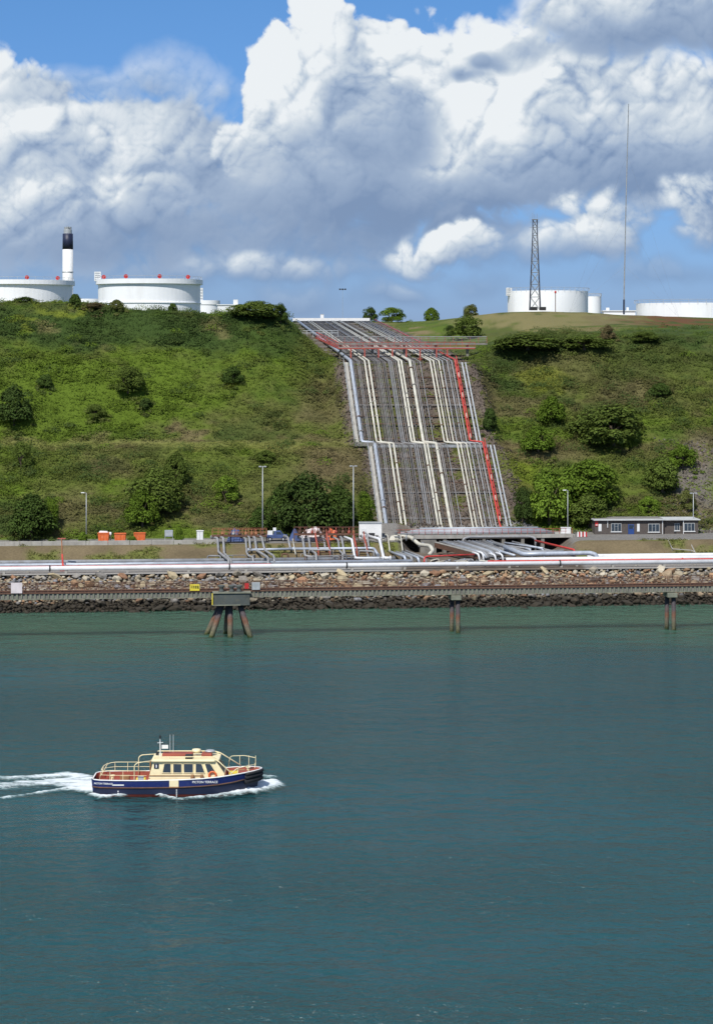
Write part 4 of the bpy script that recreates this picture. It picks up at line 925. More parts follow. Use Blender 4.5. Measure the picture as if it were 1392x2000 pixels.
# ------------------------------------------------------------------ fan of pipes in the cutting
def fan():
    base = pu(930, 1090, 352); o = thing('pipe_fan', 'fan of grey pipes spreading from under the low road bridge towards the shore', 'pipeline', base)
    for k in range(15):
        f = k/14; a = pu(858+f*100, 1058-f*1.5, 364); b = pu(938+f*52, 1081-f*10, 349+f*4); e = b+Vector((.6, -.5, -.75))
        MB().tube(fillet([a, b, e], .4, 2), .16+.03*(k % 3), 7).build('pipe', M[('pipe_grey', 'pipe_blue', 'pipe_grey', 'pipe_dark')[k % 4]], o, smooth=True)
    a, b = pu(850, 1060, 363.5), pu(934, 1084, 348.5); MB().beam(a+Vector((0, 0, -.35)), b+Vector((0, 0, -.2)), .35, .8).build('trough_side', M['rust_dark'], o)
    MB().beam(a+Vector((0, 0, .1)), b+Vector((0, 0, .25)), .4, .12).build('trough_rim', M['concrete'], o)
    for (x, y, u) in ((934, 1082, 348), (942, 1080, 348), (966, 1084, 347), (980, 1083, 347), (1036, 1074, 352), (1060, 1073, 352)):
        p = pu(x, y, u); MB().tube(fillet([p+Vector((-.9, 1.2, .15)), p, Vector((p.x+.25, p.y-.3, ZT))], .4, 3), .15, 8).build('drop_leg', M['pipe_white' if x < 990 else 'pipe_blue'], o, smooth=True)
    for (p, q, r, m) in (((968, 1063, 360), (1036, 1072, 352.5), .16, 'pipe_grey'), ((985, 1060, 361), (1060, 1071, 352.5), .16, 'pipe_blue'), ((1000, 1058, 362), (1085, 1078, 351), .14, 'pipe_grey'), ((940, 1066, 358), (1005, 1085, 347), .2, 'pipe_blue')):
        MB().tube([pu(*p), pu(*q)], r, 8).build('pipe', M[m], o, smooth=True)
    # low pipework on the gravel
    rnd = random.Random(9)
    for k in range(26):
        px = rnd.uniform(840, 1010); u = rnd.uniform(343.5, 349.5); p = pu(px, 1095, u); p.z = ZT+.1; L = rnd.uniform(.8, 3.2); a = rnd.choice((0.1, 1.2, -.6))
        MB().tube(fillet([p, p+Vector((0, 0, rnd.uniform(.3, .8))), p+Vector((L*math.cos(a), L*math.sin(a), rnd.uniform(.3, .8))), p+Vector((L*math.cos(a), L*math.sin(a), 0))], .25, 2), rnd.choice((.07, .10, .14)), 6).build('pipe', M[rnd.choice(('pipe_grey', 'pipe_dark', 'pipe_blue', 'pipe_grey', 'pipe_cream'))], o, smooth=True)
    # fat elbow on the left of the cutting and the four parallel pipes beside it
    o2 = thing('elbow_pipe', 'fat grey elbow pipe with flange dropping into the cutting', 'pipe', pu(840, 1080, 352), 'pipes of the right fan')
    MB().tube(fillet([pu(776, 1048, 363), pu(800, 1048, 362), pu(819, 1064, 358), pu(840, 1066, 354), pu(845, 1076, 352), pu(838, 1083, 351)], .9, 5), .30, 12).build('pipe', M['pipe_cream'], o2, smooth=True)
    q = pu(822, 1064, 357.6); MB().tube([q+Vector((-.12, 0, .1)), q+Vector((.12, 0, -.1))], .55, 12).build('flange', M['pipe_grey'], o2)
    for k in range(4):
        a, b = pu(749+k*14, 1074+k*.6, 357), pu(790+k*13, 1087+k*1.2, 347); c = thing('parallel_pipe', ('leftmost', 'second', 'third', 'rightmost')[k]+' of the four short parallel pipes left of the cutting', 'pipe', (b.x, b.y, ZT), 'pipes of the right fan')
        MB().tube(fillet([a, b, Vector((b.x+.3, b.y-.2, ZT))], .4, 3), .22, 9).build('pipe', M['pipe_grey' if k % 2 else 'pipe_blue'], c, smooth=True)
        MB().box(((a.x+b.x)/2, (a.y+b.y)/2, ((a.z+b.z)/2+ZT)/2-.15), (.3, .5, (a.z+b.z)/2-ZT-.3)).build('support', M['concrete_dark'], c)
fan()

# ------------------------------------------------------------------ manifold of risers in the centre
def risers(name, label, runs, base):
    o = thing(name, label, 'manifold', base)
    for pts, r, m in runs:
        n = len(pts); P = []
        for i, (px, py, u) in enumerate(pts): P.append(pu(px, py, u))
        r *= .82; MB().tube(fillet(P, .5, 4), r, 9).build('pipe', M[m], o, smooth=True)
        a, b = P[-2], P[-1]; d = (b-a).normalized(); MB().tube([b-d*.08, b+d*.08], r*1.5, 9).build('flange', M[m], o)
        a, b = P[0], P[1]; d = (b-a).normalized(); MB().tube([a-d*.08, a+d*.08], r*1.5, 9).build('flange', M[m], o)
    return o
A = risers('pipe_manifold', 'left manifold of grey riser pipes stepping down under an orange railed platform', [
 ([(414, 1049, 360), (425, 1051, 358.6), (427, 1078, 353.5), (443, 1091, 347), (447, 1093, 345.8), (447, 1104, 344)], .24, 'pipe_grey'),
 ([(426, 1049, 360), (436, 1050, 358.6), (438, 1081, 353.), (451, 1094, 346.5), (452, 1103, 345)], .24, 'pipe_grey'),
 ([(472, 1049, 360), (480, 1052, 358.6), (482, 1080, 353), (486, 1086, 350), (494, 1088, 349), (495, 1099, 347.5)], .2, 'pipe_grey'),
 ([(482, 1047, 360), (487, 1049, 358.6), (489, 1073, 353.5)], .2, 'pipe_grey'),
 ([(491, 1048, 360), (498, 1050, 358.6), (501, 1075, 353.5), (522, 1088, 347), (524, 1092, 345.6), (524, 1105, 343.6)], .25, 'pipe_grey'),
 ([(505, 1047, 360), (511, 1049, 358.6), (516, 1070, 354), (519, 1076, 352.5), (535, 1086, 348), (536, 1099, 346.5)], .22, 'pipe_grey'),
 ([(485, 1074, 353.6), (572, 1072, 353.6)], .24, 'pipe_blue')], pu(470, 1090, 350))
B = risers('pipe_manifold', 'central manifold of grey and white riser pipes in front of the tents', [
 ([(556, 1047, 360), (562, 1049, 358.6), (567, 1071, 354)], .2, 'pipe_grey'),
 ([(572, 1054, 357.5), (577, 1081, 351.5)], .12, 'pipe_cream'),
 ([(584, 1048, 360), (591, 1050, 358.6), (596, 1086, 351), (612, 1088, 350.4)], .25, 'pipe_grey'),
 ([(598, 1049, 360), (603, 1051, 358.6), (606, 1074, 353.5), (617, 1081, 350), (618, 1096, 347.4)], .22, 'pipe_grey'),
 ([(626, 1048, 360), (632, 1050, 358.6), (635, 1070, 354)], .2, 'pipe_grey'),
 ([(636, 1048, 360), (641, 1050, 358.6), (644, 1071, 354)], .2, 'pipe_grey'),
 ([(648, 1048, 360), (660, 1054, 358), (663, 1076, 353.5), (669, 1081, 351), (669, 1095, 348)], .2, 'pipe_grey'),
 ([(662, 1048, 360), (667, 1050, 358.6), (673, 1084, 351)], .22, 'pipe_grey'),
 ([(668, 1047, 360.5), (687, 1054, 356.5), (693, 1090, 348.6), (748, 1090, 348.4)], .25, 'pipe_white'),
 ([(718, 1047, 360.5), (741, 1053, 356.5), (749, 1090, 348.6), (762, 1090, 348.6)], .30, 'pipe_white'),
 ([(710, 1040, 361), (716, 1042, 359), (720, 1068, 354)], .18, 'pipe_grey'),
 ([(705, 1047, 360), (710, 1049, 358.6), (716, 1076, 353), (719, 1087, 350.5)], .2, 'pipe_grey'),
 ([(574, 1072, 353.6), (715, 1071, 353.6), (730, 1071, 353.4), (738, 1084, 350.5)], .26, 'pipe_blue'),
 ([(612, 1087, 350), (690, 1085, 350.4)], .16, 'pipe_dark'),
 ([(753, 1044, 360), (757, 1046, 358.6), (761, 1076, 353)], .12, 'pipe_cream'),
 ([(778, 1044, 360), (782, 1046, 358.6), (786, 1075, 353)], .12, 'pipe_cream'),
 ([(735, 1046, 360), (741, 1049, 358.4), (744, 1078, 352)], .10, 'pipe_grey')], pu(640, 1090, 350))
def platform(name, label, x0, x1, y, u, mrail, mdeck, h=1.1, n=12):
    a, b = pu(x0, y, u), pu(x1, y, u); o = thing(name, label, 'platform', (a+b)/2)
    MB().beam(a+Vector((0, 1, 0)), b+Vector((0, 1, 0)), 2.0, .14).build('deck', M[mdeck], o); MB().beam(a, b, .12, .26).build('edge_beam', M['rust'], o)
    for dy in (0, 2.0):
        for z in (.55, h): MB().tube([a+Vector((0, dy, z)), b+Vector((0, dy, z))], .03, 5).build('rail', M[mrail], o)
        for k in range(n+1):
            p = a.lerp(b, k/n)+Vector((0, dy, 0)); MB().box((p.x, p.y, p.z+h/2), (.05, .05, h)).build('post', M[mrail], o)
    for k in range(max(2, n//3)+1):
        p = a.lerp(b, k/max(2, n//3)); g = gz(p.x, p.y+1.6); MB().box((p.x, p.y+1.6, (p.z+g-.2)/2), (.16, .16, p.z-g+.2)).build('leg', M['rust'], o)
_r = random.Random(17)
for _k in range(16):       # short flanged stubs beside the white shed
    _p = pu(_r.uniform(735, 806), 1046, _r.uniform(359.2, 362.5)); _p.z = 7.05; _ht = _r.uniform(.5, 1.3)
    MB().tube([_p, _p+Vector((0, 0, _ht))], _r.choice((.10, .15, .2)), 8).build('stub_pipe', M[_r.choice(('pipe_grey', 'pipe_cream', 'rust', 'steel'))], B, smooth=True); MB().tube([_p+Vector((0, 0, _ht)), _p+Vector((0, 0, _ht+.1))], .28, 8).build('flange', M[_r.choice(('steel', 'rust', 'pipe_grey'))], B)
for _k in range(34):       # small bore pipework between the risers
    _px = _r.uniform(560, 800) if _k > 9 else _r.uniform(425, 550); _p = pu(_px, 1090, _r.uniform(346.5, 352.)); _p.z = gz(_p.x, _p.y); _a = _r.choice((0.05, 0.1, 1.4, -.8, 3.0)); _L = _r.uniform(.8, 4.); _ht = _r.uniform(.4, 1.5)
    _q = _p+Vector((_L*math.cos(_a), _L*math.sin(_a)*.6, 0)); MB().tube(fillet([_p, _p+Vector((0, 0, _ht)), _q+Vector((0, 0, _ht)), Vector((_q.x, _q.y, gz(_q.x, _q.y)))], .3, 2), _r.choice((.05, .07, .10, .13)), 6).build('small_pipe', M[_r.choice(('pipe_grey', 'pipe_dark', 'pipe_dark', 'rust', 'pipe_shore'))], B if _k > 9 else A, smooth=True)
platform('valve_platform', 'orange railed valve platform above the left manifold', 414, 520, 1047, 359.2, 'orange_steel', 'rust', n=9)
platform('valve_platform', 'rusty red railed valve platform above the central manifold', 574, 700, 1044, 359.4, 'rust', 'rust', n=10)
def valve_set(o, x0, x1, y, u, n, cols):
    rnd = random.Random(int(x0))
    for k in range(n):
        p = pu(x0+(x1-x0)*(k+.5)/n+rnd.uniform(-2, 2), y, u+rnd.uniform(.3, 1.7)); c = M[rnd.choice(cols)]; q = thing('gate_valve', ('leftmost', 'second', 'third', 'fourth', 'fifth', 'sixth', 'seventh', 'eighth', 'ninth', 'tenth')[k]+(' ' if k == 0 else ' from left ')+'of the gate valves with hand wheels on the '+o, 'valve', p, 'valves on the '+o)
        MB().lathe([(.16, 0), (.26, .12), (.26, .42), (.14, .55), (.07, .6), (.07, 1.0)], tuple(p), 10).build('body', c, q, smooth=True)
        MB().tube([(p.x+.28*math.cos(t*.7854), p.y+.28*math.sin(t*.7854), p.z+1.0) for t in range(9)], .035, 5, caps=False).build('hand_wheel', M['red_steel'], q)
valve_set('left valve platform', 430, 518, 1046, 359.2, 8, ('rust', 'orange_steel', 'rust_dark', 'steel'))
valve_set('central valve platform', 578, 698, 1043, 359.4, 10, ('rust', 'orange_steel', 'red_steel', 'rust_dark'))
def red_stair(px0, px1, y0, y1, label):
    a, b = pu((px0+px1)/2-4, y0, 358), pu((px0+px1)/2+4, y1, 351.5); w = (px1-px0)*357/FPX; o = thing('access_stair', label, 'stair', (b.x, b.y, ZT), 'red access stairs')
    for s in (-.5, .5):
        MB().beam(a+Vector((s*w, 0, 0)), b+Vector((s*w, 0, 0)), .10, .3).build('stringer', M['red_steel'], o)
        for z in (.5, 1.0): MB().tube([a+Vector((s*w, 0, z)), b+Vector((s*w, 0, z))], .05, 5).build('handrail', M['red_steel'], o)
        for k in range(5): p = a.lerp(b, k/4)+Vector((s*w, 0, 0)); MB().box((p.x, p.y, p.z+.5), (.07, .07, 1.0)).build('post', M['orange_steel'], o)
    for k in range(10): p = a.lerp(b, (k+.5)/10); MB().box(tuple(p), (w, .28, .05)).build('tread', M['rust'], o)
red_stair(619, 641, 1046, 1090, 'red access stair in the middle of the central manifold')
red_stair(694, 714, 1050, 1088, 'red access stair between the two white risers')

# loose stone and dry tufts on the bare ground between the pipes
def rubble():
    rnd = np.random.default_rng(31); ns = 2600; n = 15000; Y = np.concatenate([rnd.uniform(373, 409, 12000), rnd.uniform(409, 470, 3000)]); X = tab(Y, PIPE_Y, PIPE_XC)+.4+rnd.uniform(-13.5, 13.8, n)
    Y = np.concatenate([Y, rnd.uniform(376, 402, ns)]); X = np.concatenate([X, rnd.uniform(53, 64, ns)]); n += ns; Z = ground(X, Y)
    P = np.stack([X, Y, Z+.06], -1); N = rnd.normal(size=(n, 3))*.5+np.array((0, -.55, .75)); N /= np.linalg.norm(N, axis=1)[:, None]
    t = vnoise(X, Y+Z, 2.5, 12, 3); col = np.where((t > .56)[:, None], OLV*1.05, np.where((rnd.random(n) < .5)[:, None], np.array((.16, .125, .10)), np.array((.095, .080, .070))))*np.where((X > 50)[:, None], np.array((1.25, 1.35, 1.5)), 1.0)*rnd.uniform(.6, 1.4, n)[:, None]
    V, F, c = leaf_quads(P, N, rnd.uniform(.16, .5, n), col, rnd, 1.3); o = mesh_np('rubble', V, F, leaf_m, col=c); tag(o, 'loose brown stones and dry tufts on the bare ground under the slope pipes', 'rubble', kind='stuff')
rubble()

# ------------------------------------------------------------------ lamp posts
def lamp(px, py0, py1, Y, label, head='single', r=.09):
    a = at(px, py1, Y); g = min(a.z, gz(a.x, Y)) if Y < 420 else a.z; t = zat(py0, Y); o = thing('lamp_post', label, 'lamp post', (a.x, Y, g), 'lamp posts along the terrace')
    MB().tube([(a.x, Y, g-.1), (a.x, Y, t)], r, 8, r2=r*.55).build('pole', M['galv'], o, smooth=True); MB().tube([(a.x, Y, g), (a.x, Y, g+.9)], r*1.5, 8).build('base', M['galv'], o)
    if head == 'single':
        MB().tube(fillet([(a.x, Y, t-.1), (a.x, Y, t+.05), (a.x-.45, Y-.1, t+.08)], .15, 3), .035, 6).build('arm', M['galv'], o); soften(MB().box((a.x-.55, Y-.12, t+.06), (.55, .22, .14)).build('lamp_head', M['frame_white'], o), .03)
    else:
        MB().tube([(a.x-.4, Y, t), (a.x+.4, Y, t)], .035, 6).build('arm', M['galv'], o)
        for s in (-1, 1): soften(MB().box((a.x+s*.4, Y-.1, t-.02), (.42, .3, .2)).build('lamp_head', M['steel'], o), .03)
lamp(169, 963, 1052, 360, 'single armed lamp post left of the orange bins')
lamp(513, 911, 1049, 364, 'tall lamp post behind the orange railed platform, left of the dark trees', 'twin', .11)
lamp(690, 910, 1046, 366, 'tall lamp post right of the dark trees beside the white shed', 'twin', .11)
lamp(1108, 958, 1040, 372, 'slim lamp post rising from the white box right of the pipes')
lamp(1353, 963, 1020, 376, 'lamp post behind the right end of the brown hut', 'twin')

# ------------------------------------------------------------------ terrace wall, bins, boards
def terrace_wall():
    o = thing('terrace_wall', 'low weathered concrete wall along the terrace edge at left', 'wall', pu(150, 1062, 358.4))
    x = -56.0; k = 0
    while x < -24:
        L = 3.4; c = Vector((x+L/2, 358.4+SH*(x+L/2), 7.25)); soften(MB().box(tuple(c), (L-.05, .35, .95+.05*(k % 2)), math.atan(SH)).build('wall_panel', M['concrete'], o), .03); x += L; k += 1
terrace_wall()
def bin_(px0, px1, py0, py1, label, lid=False):
    Y = Yu((px0+px1)/2, 361.5); a, b = at(px0, py1, Y), at(px1, py0, Y); g = 7.12; w = b.x-a.x; h = b.z-g; cx = (a.x+b.x)/2; o = thing('waste_skip', label, 'skip', (cx, Y, g), 'orange skips on the terrace')
    P = [(cx-w*.42, Y-.5, g), (cx+w*.42, Y-.5, g), (cx+w*.5, Y-.6, g+h), (cx-w*.5, Y-.6, g+h)]; soften(MB().prism(P, (0, 1.1, 0)).build('body', M['orange_plastic'], o), .03)
    MB().box((cx, Y-.62, g+h-.06), (w*1.02, .10, .12)).build('rim', M['orange_plastic'], o)
    for s in (-.3, 0, .3): MB().box((cx+s*w, Y-.58, g+h*.5), (.08, .08, h*.8)).build('rib', M['orange_plastic'], o)
    if lid: MB().prism([(cx-w*.4, Y-.4, g+h+.02), (cx+w*.4, Y-.4, g+h+.02), (cx+w*.3, Y-.3, g+h+.2), (cx-w*.35, Y-.3, g+h+.25)], (0, .8, 0)).build('load', M['tent_white'], o)
bin_(192, 214, 1040, 1051, 'faded orange waste skip with pale load, leftmost of three', True)
bin_(224, 247, 1041, 1051, 'bright orange waste skip, middle one of three')
bin_(262, 285, 1040, 1051, 'faded reddish orange waste skip, rightmost of three')
c = pu(216, 1040, 361.5); o = thing('marker_post', 'white capped marker post between the left and middle orange skips', 'post', (c.x, c.y, 7.1)); MB().tube([(c.x, c.y, 7.1), (c.x, c.y, 8.3)], .09, 8).build('post', M['concrete'], o); MB().lathe([(.16, 0), (.2, .15), (.2, .45), (.1, .55)], (c.x, c.y, 8.3), 10).build('cap', M['white_paint'], o, smooth=True)
c = pu(330, 1034, 361.5); o = thing('sign_board', 'grey information board on two legs on the terrace', 'sign', (c.x, c.y, 7.1)); soften(MB().box((c.x, c.y, 8.55), (1.3, .07, 1.05)).build('board', M['pipe_blue'], o), .01); MB().box((c.x, c.y-.045, 8.55), (1.16, .03, .9)).build('panel', M['galv'], o)
for s in (-.6, .6): MB().box((c.x+s, c.y+.06, 7.8), (.08, .06, 1.5)).build('leg', M['galv'], o)
c = pu(391, 1040, 361.0); o = thing('electrical_cabinet', 'white electrical cabinet on a pale plinth left of the orange platform', 'cabinet', (c.x, c.y, 7.1)); soften(MB().box((c.x, c.y, 8.05), (1.0, .7, 1.7)).build('body', M['frame_white'], o), .03); MB().box((c.x, c.y, 8.97), (1.15, .85, .12)).build('roof', M['white_paint'], o); MB().box((c.x, c.y, 7.15), (4.2, 1.6, .16)).build('plinth', M['concrete'], o)
MB().box((c.x-.005, c.y-.36, 8.05), (.03, .03, 1.6)).build('door_seam', M['steel'], o)
c = pu(723, 1030, 366); o = thing('site_shed', 'small white flat roofed shed at the left foot of the pipe slope', 'shed', (c.x, c.y, 7.1)); w = 44*366/FPX
MB().box((c.x, c.y, 8.35), (w, 2.2, 2.5)).build('wall', M['white_paint'], o); MB().box((c.x, c.y, 9.66), (w+.15, 2.4, .12)).build('roof', M['galv'], o); MB().box((c.x-w*.3, c.y-1.12, 8.05), (.8, .05, 1.5)).build('door', M['frame_white'], o); MB().box((c.x+.2, c.y-1.12, 7.6), (1.0, .05, .9)).build('vent', M['dark'], o)
c = pu(1104, 1036, 367.5); o = thing('cable_box', 'white box cabinet at the right end of the low road bridge', 'cabinet', (c.x, c.y, 7.2)); soften(MB().box((c.x, c.y, 7.95), (1.6, .8, .95)).build('body', M['frame_white'], o), .03); MB().box((c.x, c.y, 8.45), (1.7, .9, .07)).build('lid', M['white_paint'], o); MB().box((c.x, c.y, 7.3), (1.4, .6, .4)).build('feet', M['galv'], o)
for k, px in enumerate((1131, 1141)):
    c = pu(px, 1042, 364.5); o = thing('road_barrier', ('left' if k == 0 else 'right')+' red and white road barrier beside the hut', 'barrier', (c.x, c.y, 7.1), 'road barriers')
    for j in range(3): MB().box((c.x-.25+j*.25, c.y, 7.55), (.25, .3, .8), 0, .8).build('block', M['signal_red' if (j+k) % 2 else 'white_paint'], o)
# clutter on the terrace: covers, tents, a truck
def heap(px, py, w, h, m, name, label, u=363., cat='cover'):
    c = pu(px, py, u); s = c.y/FPX; rnd = random.Random(int(px)); o = thing(name, label, cat, (c.x, c.y, 7.1)); W, H = w*s, h*s; mb = MB()
    nx, ny = 7, 4; V = []
    for j in range(ny+1):
        for i in range(nx+1):
            a, b = i/nx*2-1, j/ny*2-1; e = max(abs(a), abs(b)); z = (1-e**2.2)*H*(1+rnd.uniform(-.25, .2)); V.append((c.x+a*W/2, c.y+b*W*.3, 7.12+max(0, z)))
    F = [(j*(nx+1)+i, j*(nx+1)+i+1, (j+1)*(nx+1)+i+1, (j+1)*(nx+1)+i) for j in range(ny) for i in range(nx)]
    mb.add(V, F).build('cover', M[m], o); MB().box((c.x, c.y, 7.25), (W*.7, W*.35, .25)).build('pallet', M['wood'], o)
heap(460, 1041, 34, 22, 'blue_cover', 'covered_stack', 'blue tarpaulin covered stack behind the left valve platform')
heap(611, 1041, 54, 26, 'tent_white', 'covered_stack', 'white tarpaulin covered heap behind the central valve platform')
heap(575, 1040, 22, 20, 'blue_cover', 'covered_stack', 'small blue covered stack left of the white tarpaulin heap')
heap(648, 1041, 30, 20, 'orange_plastic', 'covered_stack', 'orange covered stack right of the white tarpaulin heap')
heap(772, 1041, 26, 12, 'pipe_cream', 'covered_stack', 'yellowish covered stack right of the white shed', 362)
def truck():
    c = pu(540, 1046, 362.5); o = thing('pickup_truck', 'small blue pickup truck with white gear parked beside the left tall lamp post', 'truck', (c.x, c.y, 7.12)); x, y, z = c.x, c.y, 7.12
    soften(MB().prism([(x-1.55, y-.75, z+.45), (x+1.75, y-.75, z+.45), (x+1.75, y-.75, z+.95), (x+1.05, y-.75, z+1.05), (x+.65, y-.75, z+1.6), (x-.35, y-.75, z+1.62), (x-.45, y-.75, z+1.0), (x-1.55, y-.75, z+1.0)], (0, 1.5, 0)).build('body', M['blue_cover'], o), .05)
    MB().prism([(x+.02, y-.765, z+1.08), (x+.9, y-.765, z+1.08), (x+.6, y-.765, z+1.5), (x-.0, y-.765, z+1.5)], (0, .02, 0)).build('side_window', M['glass'], o)
    for s in (-1.0, 1.1):
        for d in (-.68, .68): w = MB().tube([(x+s, y+d-.1, z+.33), (x+s, y+d+.1, z+.33)], .33, 14).build('wheel', M['black_rubber'], o); MB().tube([(x+s, y+d-.115, z+.33), (x+s, y+d+.115, z+.33)], .17, 10).build('rim', M['galv'], w)
    MB().box((x-1.0, y, z+1.3), (.8, 1.0, .6)).build('load', M['white_paint'], o); MB().box((x+1.72, y-.5, z+.75), (.06, .3, .16)).build('headlight', M['frame_white'], o); MB().box((x-.3, y, z+1.85), (.5, .5, .5)).build('generator', M['white_paint'], o)
truck()

# ------------------------------------------------------------------ brown brick hut
def hut():
    Y = 374.; L = at(1160, 1046, Y); Rr = at(1364, 1046, Y); z0, z1 = 7.1, zat(1016, Y); rz = math.atan(.06)
    o = thing('brick_hut', 'long low dark brown brick hut with flat pale roof and white framed windows', 'hut', ((L.x+Rr.x)/2, Y, z0))
    ca, sa = math.cos(rz), math.sin(rz); mx = (L.x+Rr.x)/2
    def loc(s, d, z): s -= (Rr.x-L.x)/2; return Vector((mx+s*ca-d*sa, Y+s*sa+d*ca, z))
    Wd = Rr.x-L.x; ppm = FPX/Y; sx = lambda px: (px-1160)/ppm
    m = bpy.data.materials.new('brickwork'); m.use_nodes = True; T = NT(m.node_tree); b = T.n['Principled BSDF']; pos = T.new('ShaderNodeNewGeometry').outputs['Position']; q = T.sep(pos)
    br = T.new('ShaderNodeTexBrick'); T.put(br.inputs['Vector'], T.xyz(q[0], q[2], 0)); br.inputs['Color1'].default_value = (.095, .072, .060, 1); br.inputs['Color2'].default_value = (.065, .052, .046, 1); br.inputs['Mortar'].default_value = (.14, .13, .12, 1)
    br.inputs['Scale'].default_value = 1.0; br.inputs['Brick Width'].default_value = .23; br.inputs['Row Height'].default_value = .075; br.inputs['Mortar Size'].default_value = .008
    T.put(b.inputs['Base Color'], br.outputs[0]); b.inputs['Roughness'].default_value = .9
    def block(s0, s1, d0, d1, za, zb, mt, name, par=o): return MB().box(tuple(loc((s0+s1)/2, (d0+d1)/2, (za+zb)/2)), (s1-s0, d1-d0, zb-za), rz).build(name, mt, par)
    block(0, sx(1296), 0, 5.5, z0-.2, z1, m, 'wall'); block(sx(1296), sx(1333), .5, 5.2, z0-.2, z1-.05, m, 'wall'); block(sx(1333), Wd, .12, 5.4, z0-.2, z1-.02, m, 'wall')
    block(-.25, sx(1297), -.45, 5.8, z1, z1+.17, M['frame_dull'], 'roof'); block(sx(1297)+.01, Wd+.3, -.25, 5.7, z1-.03, z1+.12, M['frame_dull'], 'roof')
    block(0, sx(1296), 1, 5, z1+.17, z1+.22, M['concrete_dark'], 'roof_cover')
    def window(p0, p1, y0, y1, d, n):
        za, zb = zat(y1, Y), zat(y0, Y); s0, s1 = sx(p0), sx(p1); f = block(s0, s1, d-.05, d+.04, za, zb, M['frame_dull'], 'window'); t = .07; w = (s1-s0-t*(n+1))/n
        for i in range(n):
            a = s0+t+i*(w+t)
            if n > 2 and i == 1: block(a, a+w, d-.07, d-.04, za+t, za+(zb-za)*.62, M['glass'], 'pane', f); block(a, a+w, d-.07, d-.04, za+(zb-za)*.62+t*.6, zb-t, M['glass'], 'pane', f)
            else: block(a, a+w, d-.07, d-.04, za+t, zb-t, M['glass'], 'pane', f)
        block(s0-.1, s1+.1, d-.12, d+.02, za-.1, za-.003, M['frame_white'], 'sill', f)
    window(1192, 1212, 1022, 1038, 0, 3); window(1265, 1287, 1023, 1039, 0, 3); window(1318, 1328, 1023, 1037, .5, 2); window(1336, 1357, 1022, 1038, .12, 3)
    block(sx(1167), sx(1173), -.05, .02, zat(1037, Y), zat(1023, Y), M['frame_white'], 'narrow_panel'); block(sx(1243), sx(1248), -.05, .02, zat(1038, Y), zat(1023, Y), M['frame_white'], 'narrow_panel')
    d = block(sx(1226), sx(1237), -.06, .02, z0, zat(1024, Y), M['door_blue'], 'door'); block(sx(1227.3), sx(1235.6), -.09, -.065, zat(1032, Y), zat(1025.5, Y), M['glass'], 'pane', d); block(sx(1235), sx(1235.6), -.12, -.062, z0+1.0, z0+1.1, M['galv'], 'handle', d)
    block(sx(1225.4), sx(1226), -.07, .02, z0, zat(1023, Y), M['door_blue'], 'door_frame')
    block(sx(1317.5), sx(1321), .42, .52, z0, zat(1037.8, Y), M['dark'], 'doorway')
    for px, dd in ((1185, 0), (1293, 0), (1334.5, .12)): MB().tube([loc(sx(px), dd-.1, z0 if px != 1185 else zat(1030, Y)), loc(sx(px), dd-.1, z1)], .06, 6).build('downpipe', M['frame_white'], o)
    s = block(sx(1160.3), sx(1166), -.12, -.05, zat(1027, Y), zat(1016, Y)-.1, M['signal_red'], 'sign'); block(sx(1161.3), sx(1165), -.14, -.122, zat(1025.5, Y), zat(1024, Y), M['frame_white'], 'lettering', s)
    block(-1.5, Wd+3, -1.0, 0, z0-.25, z0-.02, M['concrete'], 'plinth')
hut()
# pale drain channels down the bank below the hut
o = thing('bank_handrail', 'pale rail outline of a ramp on the bank below the hut', 'railing', pu(1330, 1075, 353))
P = [pu(1303, 1053, 358), pu(1312, 1072, 353.2), pu(1350, 1075, 352.6), pu(1356, 1078, 352.2)]; MB().tube(fillet(P, .2, 2), .08, 6).build('rail', M['concrete'], o); MB().tube([pu(1344, 1054, 358), pu(1357, 1080, 352)], .09, 6).build('rail', M['concrete'], o)
for p in (P[1], P[2]): MB().box((p.x, p.y+.3, p.z-.4), (.1, .1, .9)).build('post', M['concrete'], o)

